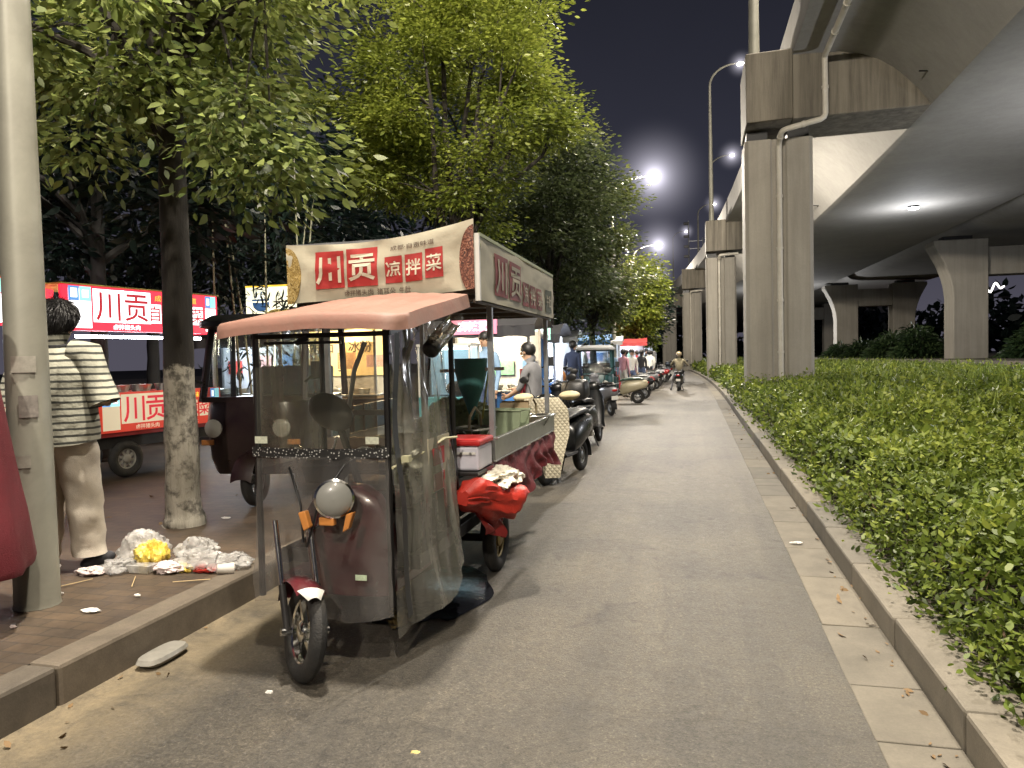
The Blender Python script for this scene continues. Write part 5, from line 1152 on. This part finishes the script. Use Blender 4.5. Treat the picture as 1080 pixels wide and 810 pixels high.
# --- man in the striped shirt, seen from behind
def stripe_fn(N, L, v, b):
    n = noise(N, L, v, 5, 3); z = math_(N, L, 'ADD', sepx(N, L, v)[2], math_(N, L, 'MULTIPLY', n.outputs['Fac'], .02))
    f = math_(N, L, 'FRACT', math_(N, L, 'MULTIPLY', z, 23.5)); r = ramp(N, [(.28,(.05,.052,.045,1)),(.34,(.4,.395,.32,1)),(.94,(.4,.395,.32,1)),(1,(.05,.052,.045,1))]); L.new(f, r.inputs[0]); L.new(r.outputs[0], b.inputs['Base Color'])
    n2 = noise(N, L, v, 6, 6, .6); bump(N, L, n2.outputs['Fac'], b, .6, .04)
stripes = custom('striped jersey', stripe_fn, .9)
pose = dict(elR=(.3,-.0,1.12), wrR=(.17,.24,1.08), haR=(.12,.31,1.08), elL=(-.3,.0,1.12), wrL=(-.24,.24,1.06), haL=(-.2,.32,1.05), shL=(-.19,0,1.41), shR=(.19,0,1.41), knL=(-.12,.03,.5), anL=(-.13,-.03,.1), toL=(-.16,.11,.045), knR=(.1,.06,.5), anR=(.11,.09,.1), toR=(.14,.23,.045), head=(0,.05,1.56), crown=(0,.055,1.67))
man, J, hd_ = person('man in striped T-shirt and beige trousers, back turned, right of the grey pole', (-3.97,3.83,.18), R(10), stripes, c_cream, pose, {'hiL':.1,'hiR':.1}, 1.01, True, False, fine=2)
def torso(u, v):
    a = 2*PI*u; z = .84 + .6*v; w = [.235,.24,.24,.235,.235,.245,.245,.2,.1]; d = [.17,.17,.165,.16,.155,.155,.15,.13,.085]
    k = v*8; i = min(7,int(k)); f = k-i; W = w[i]*(1-f)+w[i+1]*f; D_ = d[i]*(1-f)+d[i+1]*f
    p = Vector((W*math.copysign(abs(math.cos(a))**.85, math.cos(a)), D_*math.copysign(abs(math.sin(a))**.9, math.sin(a))+.005, z))
    n = .018*mnoise.noise((p.x*5, p.y*5, p.z*4)) + .012*mnoise.noise((p.x*11,p.y*11,p.z*9)); 
    return (p.x*(1+n*3), p.y*(1+n*3), z + .012*math.sin(a*2+1)*(1-v))
tb = MB().sheet(torso, 48, 40)
for s, e, sh in (('R','elR','shR'),('L','elL','shL')):
    a = Vector(J[sh][0]); c = Vector(J[e][0]); q = 1 if s == 'R' else -1
    pts = [a+Vector((-.07*q,0,.0)), a+Vector((.02*q,0,-.015)), a.lerp(c,.45), a.lerp(c,.8), c+(c-a)*.12]
    tb.tube(pts, [.085,.095,.09,.09,.094], 18, 0, False)
tb.build('tshirt', stripes, man, 60)
MB().tube([(.075*math.cos(a), .07*math.sin(a)+.01, 1.455+.01*math.sin(a)) for a in [2*PI*k/20 for k in range(21)]], .012, 8).build('collar', c_black, man, 60)
tz = MB()
for s, q in (('L',-1),('R',1)):
    h = Vector(J['hi'+s][0]); k = Vector(J['kn'+s][0]); a = Vector(J['an'+s][0]); rings = []
    for i in range(26):
        f = i/25; p = h.lerp(k, f*2) if f < .5 else k.lerp(a, f*2-1); p = p + Vector((0,0,.05*(1-f))); r = .125-.03*f+.012*max(0,f-.8)*5*.3
        rings.append([p + Vector((r*math.cos(t_), r*1.02*math.sin(t_), 0))*(1+.2*mnoise.noise((math.cos(t_)*1.3+q*3, math.sin(t_)*1.3, f*8))+.07*mnoise.noise((math.cos(t_)*3+q, math.sin(t_)*3, f*22))*f) for t_ in [2*PI*j/22 for j in range(22)]])
    tz.rings(rings, 0, True, False)
tz.build('trousers', c_cream, man, 60)
sh = MB()
for s in 'LR':
    a = Vector(J['an'+s][0]); o_ = Vector(J['to'+s][0]); d = (o_-a); d.z = 0; d.normalize(); c = a+d*.06; c.z = .045
    sh.ell(c, (.055,.135,.05), 16, 10, 0, (0,0,math.atan2(-d.x,d.y))); sh.ell((c.x,c.y,.012), (.058,.14,.016), 16, 6, 1, (0,0,math.atan2(-d.x,d.y)))
sh.build('shoe', [shoe_m, whitep], man, 60)
hb_ = MB().ell(hd_+Vector((0,-.015,.03)), (.112,.122,.112), 30, 20, 0, (.45,0,0), -.8)
hb_.v = [tuple(Vector(p)*(1+.004*mnoise.noise(Vector(p)*60)+.004*mnoise.noise(Vector(p)*25))) for p in hb_.v]
for c_ in list(man.children):
    if c_.name.startswith('hair'): bpy.data.objects.remove(c_)
hb_.build('hair', hair_m, man, 60)
n_ = 5200; q_ = RNG.normal(size=(n_,3)); q_ /= np.linalg.norm(q_, axis=1, keepdims=True); q_ = q_[(q_[:,2] > -.75-.0*q_[:,1]) & (q_[:,1] < .55+.6*q_[:,2])]; rt_ = np.array(Euler((.2,0,0)).to_matrix())
pp_ = np.array(hd_) + np.array([0,-.015,.03]) + (q_*np.array([.112,.122,.112]))@rt_.T
dn_ = np.array([0,-.35,-1.0])/1.06; dd_ = dn_ - q_*(q_@dn_)[:,None] + q_*.06 + RNG.normal(size=q_.shape)*.07
leaves('hair_strand', pp_, dd_, RNG.uniform(.03,.065,len(pp_)), hair_m, man, aspect=.07, six=False)
# --- person in the maroon coat leaving the frame
red_p, J2, h2 = person('person in a long maroon coat, cut off by the left picture edge', (-3.56,2.86,.18), R(115), c_maroon, c_black, dict(elL=(-.24,-.05,1.1), elR=(.24,-.03,1.1)), {}, .98, fine=1)
MB().rings([[(w*math.cos(a)*(1+.07*math.sin(a*7+z*2)*(1.4-z)+.06*mnoise.noise((a,z*3,5))), d*math.sin(a)*(1+.07*math.sin(a*6+z*2)*(1.4-z)+.06*mnoise.noise((a,z*4,2))), z) for a in [2*PI*k/28 for k in range(28)]] for z, w, d in ((.3,.33,.27),(.34,.345,.28),(.6,.3,.25),(.9,.25,.2),(1.15,.23,.17),(1.35,.22,.14),(1.44,.14,.1),(1.5,.07,.07))]).build('coat', c_maroon, red_p, 60)
# --- seller in the red apron
sel, J3, h3 = person('seller in grey T-shirt and red apron bending over a pan behind the front cart', (-2.12,9.6,.02), R(75), c_grey, c_black, dict(elR=(.2,.12,1.1), wrR=(.16,.36,1.08), haR=(.15,.43,1.08), head=(0,.07,1.56), crown=(0,.1,1.66), elL=(-.2,.1,1.1), wrL=(-.15,.3,1.0), haL=(-.14,.37,.98)), {}, .98, True, False)
MB().sheet(lambda u,v: (.2*math.sin((u-.5)*2.6), .02+.15*math.cos((u-.5)*2.6)+.01*math.sin(u*20)*(1-v), .45+.92*v), 14, 14).build('apron', c_red, sel, 60)
MB().sheet(lambda u,v: ((2*u-1)*.035, .185, 1.1+.08*v), 4, 4).build('apron_badge', whitep, sel, 60)
# --- the crowd
bp_p, J4, h4 = person('person in white with a navy backpack standing at the mint-sign stall', (-3.1,16.1,.1), R(20), c_white, c_navy)
MB().rings([[(w*math.cos(a), -.2+d*math.sin(a), z) for a in [2*PI*k/16 for k in range(16)]] for z, w, d in ((.95,.1,.05),(1.0,.15,.09),(1.25,.16,.1),(1.42,.12,.07),(1.46,.05,.03))]).build('backpack', c_navy, bp_p, 60)
sit = dict(pelvis=(0,0,.6), spine=(0,.02,.8), chest=(0,.06,.98), neck=(0,.08,1.12), head=(0,.12,1.22), crown=(0,.12,1.33), shL=(-.17,.06,1.06), shR=(.17,.06,1.06), elL=(-.24,.16,.84), elR=(.24,.16,.84), wrL=(-.28,.38,.86), wrR=(.28,.38,.86), haL=(-.3,.45,.88), haR=(.3,.45,.88),
    hiL=(-.1,.02,.57), hiR=(.1,.02,.57), knL=(-.15,.36,.55), knR=(.15,.36,.55), anL=(-.17,.3,.2), anR=(.15,.32,.3), toL=(-.18,.42,.14), toR=(.15,.44,.27))
person('person in an orange shirt seated on the tan-seated scooter', (-2.8,15.0,.24), R(30), c_orange, c_black, sit, {}, .9)
for x, y, rz, sh_, pa, lab, kw in ((-2.95,18.0,-20,c_navy,c_jean,'person in dark navy beside the teal tricycle',{}),(-3.0,10.4,160,c_blue,c_jean,'person in light blue facing us at the pink-sign stall',{}),
    (-2.75,24.8,10,c_blue,c_black,'person in light blue right of the teal tricycle',{}),(-2.45,25.9,-30,c_pink,c_white,'person in pink just behind the light-blue one',{}),(-2.3,27.5,200,c_white,c_jean,'person in white top with jeans amid the scooters',{}),
    (-2.6,28.6,40,c_grey,c_black,'person in grey with back turned in the middle of the crowd',{}),(-2.2,31.2,-10,c_black,c_jean,'person in black top behind the row of scooters',{}),(-2.3,33,170,c_white,c_black,'person in white near the far blue awning',{}),
    (-2.7,35.5,60,c_red,c_jean,'person in red at the far red awning',{}),(-2.35,36.6,-90,c_black,c_black,'tall person all in black near the lime tree',{'scale':1.06}),(-2.9,40,20,c_green,c_jean,'person in olive under the lime tree',{}),(-3.2,21.8,100,c_white,c_navy,'person in white at the second awning',{}),
    (-3.4,30,-120,c_tan,c_black,'person in tan at the small far stall',{}),(-2.2,38.2,30,c_white,c_jean,'person in white beyond the tall one in black',{}),(-2.5,30.2,-60,c_pink,c_jean,'person in pink top and jeans by the small far stall',{}),(-2.35,39.6,10,c_grey,c_black,'person in grey near the pale pink scooter',{}),(-2.9,42,90,c_blue,c_navy,'person in light blue at the farthest white awning',{}),(-2.1,34.9,15,c_white,c_black,'person in white standing at the road side by the blue cover',{}),(-3.1,44,0,c_navy,c_black,'farthest person walking along the pavement',{})):
    person(lab, (x,y,.18 if x < -2.8 else .02), R(rz), sh_, pa, dict(knL=(-.1,.1,.5), anL=(-.1,.06,.1), toL=(-.11,.2,.05)) if y % 2 > 1 else {}, {}, group='people in the night market', **kw)
rp = dict(sit); rp.update(anL=(-.34,.22,.06), knL=(-.26,.26,.42), toL=(-.37,.34,.04), pelvis=(0,0,.84), spine=(0,.02,1.04), chest=(0,.06,1.22), neck=(0,.08,1.36), head=(0,.1,1.45), crown=(0,.1,1.56), shL=(-.18,.06,1.3), shR=(.18,.06,1.3), elL=(-.34,.14,1.08), elR=(.34,.14,1.08), wrL=(-.34,.4,1.05), wrR=(.34,.4,1.05), haL=(-.33,.47,1.04), haR=(.33,.47,1.04), hiL=(-.1,.02,.82), hiR=(.1,.02,.82), knR=(.16,.38,.7), anR=(.16,.36,.36), toR=(.16,.48,.32))
rd, J5, h5 = person('rider in a tan jacket and helmet on the black scooter in the road', (-.66,31.35,.0), -.03, cloth('dull khaki cloth', (.16,.14,.09)), c_grey, rp, {'chest':(.2,.15),'spine':(.18,.14)}, 1.0, helmet=M('tan helmet', (.24,.19,.11), .3))

# ================================================================== LITTER
bagm = film('crumpled white bag film', (.98,.98,.97), .38, .55, (.95,.93,.9), .06, (16,16,16)); bagy = M('yellow food waste bag', (.55,.4,.06), .35, 0, .35, 14, .3, 40); bagw = M('white foam', (.6,.58,.54), .55, 0, .12, 20); bagp = M('pinkish tissue', (.55,.46,.44), .8, 0, .15, 30)
for i, (x, y, r, m, sd_, lab, nm) in enumerate([(-3.62,4.12,(.12,.11,.13),bagm,1,'biggest crumpled clear bag at the back left of the pile','plastic_bag'),(-3.5,4.05,(.085,.08,.11),bagy,2,'yellow bag of leftovers in the middle of the pile','food_bag'),(-3.28,4.22,(.11,.1,.1),bagm,3,'knotted clear bag right of the yellow bag','plastic_bag'),(-3.15,4.1,(.12,.1,.07),bagm,4,'flattened clear bag toward the kerb','plastic_bag'),(-2.98,4.12,(.13,.1,.055),bagm,5,'clear bag closest to the kerb edge','plastic_bag'),(-3.64,3.93,(.09,.07,.05),bagm,6,'white bag at the front left of the pile','plastic_bag'),(-3.78,3.84,(.07,.05,.03),bagp,7,'pinkish tissue ball by the shoe of the striped shirt man','tissue'),(-3.3,3.98,(.09,.06,.04),bagp,8,'crumpled pinkish tissue at the front of the pile','tissue'),(-3.22,4.0,(.05,.035,.03),bagy,9,'small yellow wrapper at the front right of the pile','wrapper'),(-3.06,4.02,(.06,.04,.03),redtarp,12,'small red and white wrapper under the right bag','wrapper')]):
    o = tarp_blob(nm, lab, 'litter', (x,y,.18+r[2]*.64), (r[0]*1.3,r[1]*1.25,r[2]*.9), m, 20+sd_*3.1, .42, 40, 26, .25); o['group'] = 'litter pile on the pavement'
o = MB().rings([[(-3.47+w*math.cos(a), 3.93+.055*math.sin(a)*w/.11, z) for a in [PI/4+PI/2*k for k in range(4)]] for z, w in ((.183,.1),(.225,.118),(.232,.126),(.236,.12))]).build('food_tub', bagm, None, 0, .008); tag(o, 'clear takeaway tub in front of the yellow bag', 'litter', 'litter pile on the pavement')
tag(MB().rings([[(-2.66+.07*math.copysign(abs(math.cos(a))**.6,math.cos(a))*w, 3.13+.15*math.copysign(abs(math.sin(a))**.6,math.sin(a))*w, z) for a in [2*PI*k/16 for k in range(16)]] for z, w in ((.01,.8),(.03,1),(.05,.9),(.055,.5))]).build('plastic_tray', M('dull pale plastic', (.22,.21,.185), .35, 0, .25, 20), None, 30), 'pale plastic tray lying on the road against the left kerb', 'litter')
for i, (x, y, z, l, m, lab) in enumerate([(-3.62,3.45,.19,.035,bagw,'white scrap beside the foot of the grey pole'),(-3.2,3.24,.188,.09,bagw,'thin white strip of paper near the kerb edge'),(-3.13,3.5,.19,.03,bagw,'round white scrap below the litter pile'),(-3.4,2.95,.19,.03,bagp,'pinkish scrap near the maroon coat'),(-4.75,4.95,.19,.05,bagw,'white scrap left of the nearest trunk'),(-1.05,2.55,.008,.04,M('yellow scrap', (.5,.4,.15), .7),'yellow scrap lying on the asphalt in the foreground'),(-1.9,2.9,.008,.03,bagw,'pale scrap on the asphalt by the front wheel'),(.75,6.0,.02,.07,bagw,'white scrap on the gutter slabs'),(-3.9,5.4,.2,.07,bagw,'white scrap at the right foot of the nearest trunk')]):
    o = tarp_blob('paper_scrap', lab, 'litter', (x,y,z), (l*.62,l*.3,.008), m, 70+i*2.3, .5, 14, 10); o['group'] = 'scraps of litter on the ground'

for i, (x, y, a, lab) in enumerate([(-3.0,3.8,.4,'bamboo skewer lying between the pile and the kerb'),(-3.35,3.72,2.2,'bamboo skewer in front of the food tub'),(-3.7,3.62,1.1,'bamboo skewer nearest the shoe of the striped shirt man')]):
    o = MB().tube([(x-.11*math.cos(a),y-.11*math.sin(a),.19),(x+.11*math.cos(a),y+.11*math.sin(a),.192)], .0028, 6).build('skewer', M('bamboo skewer', (.45,.34,.18), .7)); tag(o, lab, 'litter', 'scraps of litter on the ground')
o = MB().lathe([(0,0),(.028,0),(.038,.1),(.04,.1),(.036,.098),(.026,.005)], (-2.93,3.95,.222), (.75,.6,-.08), 20).build('paper_cup', M('paper cup', (.5,.47,.42), .6, 0, .2, 30)); tag(o, 'paper cup lying on its side near the kerb edge', 'litter', 'litter pile on the pavement')
wet = custom('wet asphalt', lambda N,L,v,b: (setattr(b.inputs['Base Color'],'default_value',(.014,.015,.02,1)), bump(N, L, noise(N,L,v,18,4,.6).outputs['Fac'], b, .25, .01)), .12)
b = MB(); pts = [(-1.62+.3*math.cos(a)*(1+.35*mnoise.noise((math.cos(a)*1.5,math.sin(a)*1.5,4))), 4.35+.62*math.sin(a)*(1+.4*mnoise.noise((math.cos(a)*2,math.sin(a)*2,9))), .016) for a in [2*PI*k/60 for k in range(60)]]
struct(b.add([(-1.62,4.35,.016)]+pts, [(0,k+1,(k+1)%60+1) for k in range(60)]).build('water_puddle', wet, None, 0))
# ================================================================== POLES AND LAMPS
street_lamp(-3.6,3.28,9.35,1.7,'near grey lamp post between the maroon coat and the striped shirt man', 6800, r=.1)
for x, y, h, rc, lab, pw in ((-3.3,31,8.75,1.45,'nearest glowing street lamp arching out beside the dull-green tree',7500),(-4.25,54,9.3,1.5,'second glowing street lamp, smaller and lower in the sky',6500),(-5.6,76,9.4,1.4,'third and farthest glowing street lamp on the left',4000),(2.2,-8.5,9.3,-1.9,'added unseen lamp behind the photographer, filling light onto trees and cart front',5600)):  # the one behind the photographer is added as front fill light
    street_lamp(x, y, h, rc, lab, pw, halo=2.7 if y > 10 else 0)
for x, y, z0, h, rc, lab in ((1.7,-5,9.5,9.6,1.6,'added unseen viaduct lamp behind the photographer, filling light onto the tree crowns'),(1.7,21.6,9.5,9.6,1.6,'tall lamp post rising from the nearest pier head out of the picture'),(1.1,47,9.5,9.6,1.5,'tall lamp post on the second pier head'),(1.6,72,9.5,10.6,1.7,'third viaduct lamp post, its head near the pier edge'),(.6,96,9.4,11,1.7,'fourth viaduct lamp post, lower in the sky'),(-3.2,121,9.5,11.8,1.8,'farthest viaduct lamp post near the gantry')):  # first post is unseen, added to light the tree crowns
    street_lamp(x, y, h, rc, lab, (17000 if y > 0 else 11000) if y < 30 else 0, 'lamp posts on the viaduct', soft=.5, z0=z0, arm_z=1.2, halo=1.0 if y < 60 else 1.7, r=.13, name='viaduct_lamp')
t = thing('floodlight_mast', 'mast with two columns of small lamps standing beyond the second pier', 'mast', (.3,100,9.9)); b = MB()
b.tube([(-.9,0,0),(-.9,0,9.3)], .09, 8).tube([(.9,0,0),(.9,0,7)], .07, 8)
for z in (5.6,6.6): b.bar((-.9,0,z),(.95,0,z),.08)
b.build('mast_frame', steeldull, t)
for z in (4.6,5.9,7.2,8.9): MB().obox((-1.2,-.1,z),(.7,.3,.35)).build('floodlight', blackm, t, 0, .04)
# a few small signs of life across the far road
t = thing('distant_building', 'dim distant building with lit windows under the viaduct, right of the nearest pier', 'building', (24,130,0)); MB().box(-9,9,0,8,0,9).build('wall', M('night facade', (.1,.1,.12), .8), t, 0)
for i in range(5):
    for j in range(3): MB().box(-8+3.4*i,-6.2+3.4*i,-.05,-.02,1.6+2.4*j,2.9+2.4*j).build('window', E_('lit window', (.75,.8,1), .7) if (i*3+j) % 4 == 1 else M('dark window', (.02,.02,.03), .2), t, 0)
t = thing('distant_sign', 'small white cursive neon sign far away between the flared columns', 'sign', (34,110,9.5)); b = MB()
b.tube([(x*.5, 0, .7*math.sin(x*2.1)*math.cos(x*.7)) for x in [k*.3 for k in range(40)]], .12, 6).build('neon_tube', E_('neon white', (1,.95,.9), 3), t); MB().box(-.5,6.5,.2,.3,-1.4,-1.2).build('rail', blackm, t, 0)
t = thing('traffic_signal', 'red traffic light glowing through the far portal opening', 'traffic light', (20.9,86,.9)); MB().tube([(0,0,0),(0,0,2.6)], .06, 8).build('pole', steeldull, t); MB().box(-.18,.18,-.1,.1,2.6,3.4).build('signal_head', blackm, t, 0, .03); MB().lathe([(0,.03),(.13,.02),(.14,0)], (0,-.1,3.2), (0,-1,0), 16).build('lens', E_('red signal', (1,.04,.02), 22), t)

n = 3500; x = RNG.uniform(-38,9,n); p = np.stack([x, 138+RNG.uniform(0,10,n), RNG.random(n)**.8*(5+1.2*np.sin(x*.4)+np.sin(x*1.3))], 1); dd = RNG.normal(size=(n,3))
tag(leaves('far_wood', p, dd, RNG.uniform(.9,1.9,n), lm_dark, aspect=.6), 'dark mass of trees closing the far end of the street', 'trees', kind='stuff')
n = 5000; x = RNG.uniform(16,75,n); p = np.stack([x, 112+RNG.uniform(0,14,n), RNG.random(n)**.8*(7.5+1.5*np.sin(x*.35)+np.sin(x*1.1))], 1); dd = RNG.normal(size=(n,3))
tag(leaves('far_wood', p, dd, RNG.uniform(.9,1.9,n), lm_dark, aspect=.6), 'dark far-off mass of trees beyond the other road', 'trees', kind='stuff')
# ================================================================== SKY, LIGHT, CAMERA
w = bpy.data.worlds.new('World'); scene.world = w; w.use_nodes = True
N = w.node_tree.nodes; L = w.node_tree.links; bgd = N['Background']
tc = N.new('ShaderNodeTexCoord'); sp = N.new('ShaderNodeSeparateXYZ'); L.new(tc.outputs['Generated'], sp.inputs[0])
nz = noise(N, L, tc.outputs['Generated'], 1.6, 4, .55)
zz = math_(N, L, 'ADD', sp.outputs[2], math_(N, L, 'MULTIPLY', math_(N, L, 'SUBTRACT', nz.outputs['Fac'], .5), .3))
r = ramp(N, [(0,(.085,.08,.105,1)),(.1,(.06,.058,.079,1)),(.24,(.031,.032,.047,1)),(.5,(.0175,.0182,.027,1)),(1,(.0135,.014,.022,1))]); L.new(zz, r.inputs[0])
sky = N.new('ShaderNodeTexSky'); sky.sky_type = 'NISHITA'; sky.sun_disc = False; sky.sun_elevation = R(-8); sky.sun_rotation = R(200)
ad = N.new('ShaderNodeMix'); ad.data_type = 'RGBA'; ad.blend_type = 'ADD'; ad.inputs[0].default_value = .02
L.new(r.outputs[0], ad.inputs[6]); L.new(sky.outputs[0], ad.inputs[7]); L.new(ad.outputs[2], bgd.inputs[0]); bgd.inputs[1].default_value = 1.0

vx, vy, roll, f, H = 733., 374., R(1.3), 770., 1.5
d = Vector((vx-540, 405-vy, -f)).normalized(); s_, c_ = math.sin(roll), math.cos(roll)
up = Vector((-s_, c_, -(-s_*d.x + c_*d.y)/d.z)).normalized(); rt = d.cross(up)
m = Matrix((rt, d, up)).to_4x4(); m.translation = (0,0,H)
cam = bpy.data.cameras.new('camera'); cam.sensor_width = 36; cam.lens = f/1080*36; cam.clip_start = .05; cam.clip_end = 900
co = bpy.data.objects.new('camera', cam); COL.objects.link(co); co.matrix_world = m; scene.camera = co
scene.view_settings.view_transform = 'Standard'; scene.view_settings.look = 'None'; scene.view_settings.exposure = 0
scene.cycles.use_denoising = True
try: scene.cycles.denoiser = 'OPENIMAGEDENOISE'
except Exception: pass
scene.cycles.max_bounces = 6; scene.cycles.transparent_max_bounces = 12; scene.cycles.diffuse_bounces = 3; scene.cycles.glossy_bounces = 3
scene.cycles.sample_clamp_indirect = 4; scene.cycles.caustics_reflective = False; scene.cycles.caustics_refractive = False
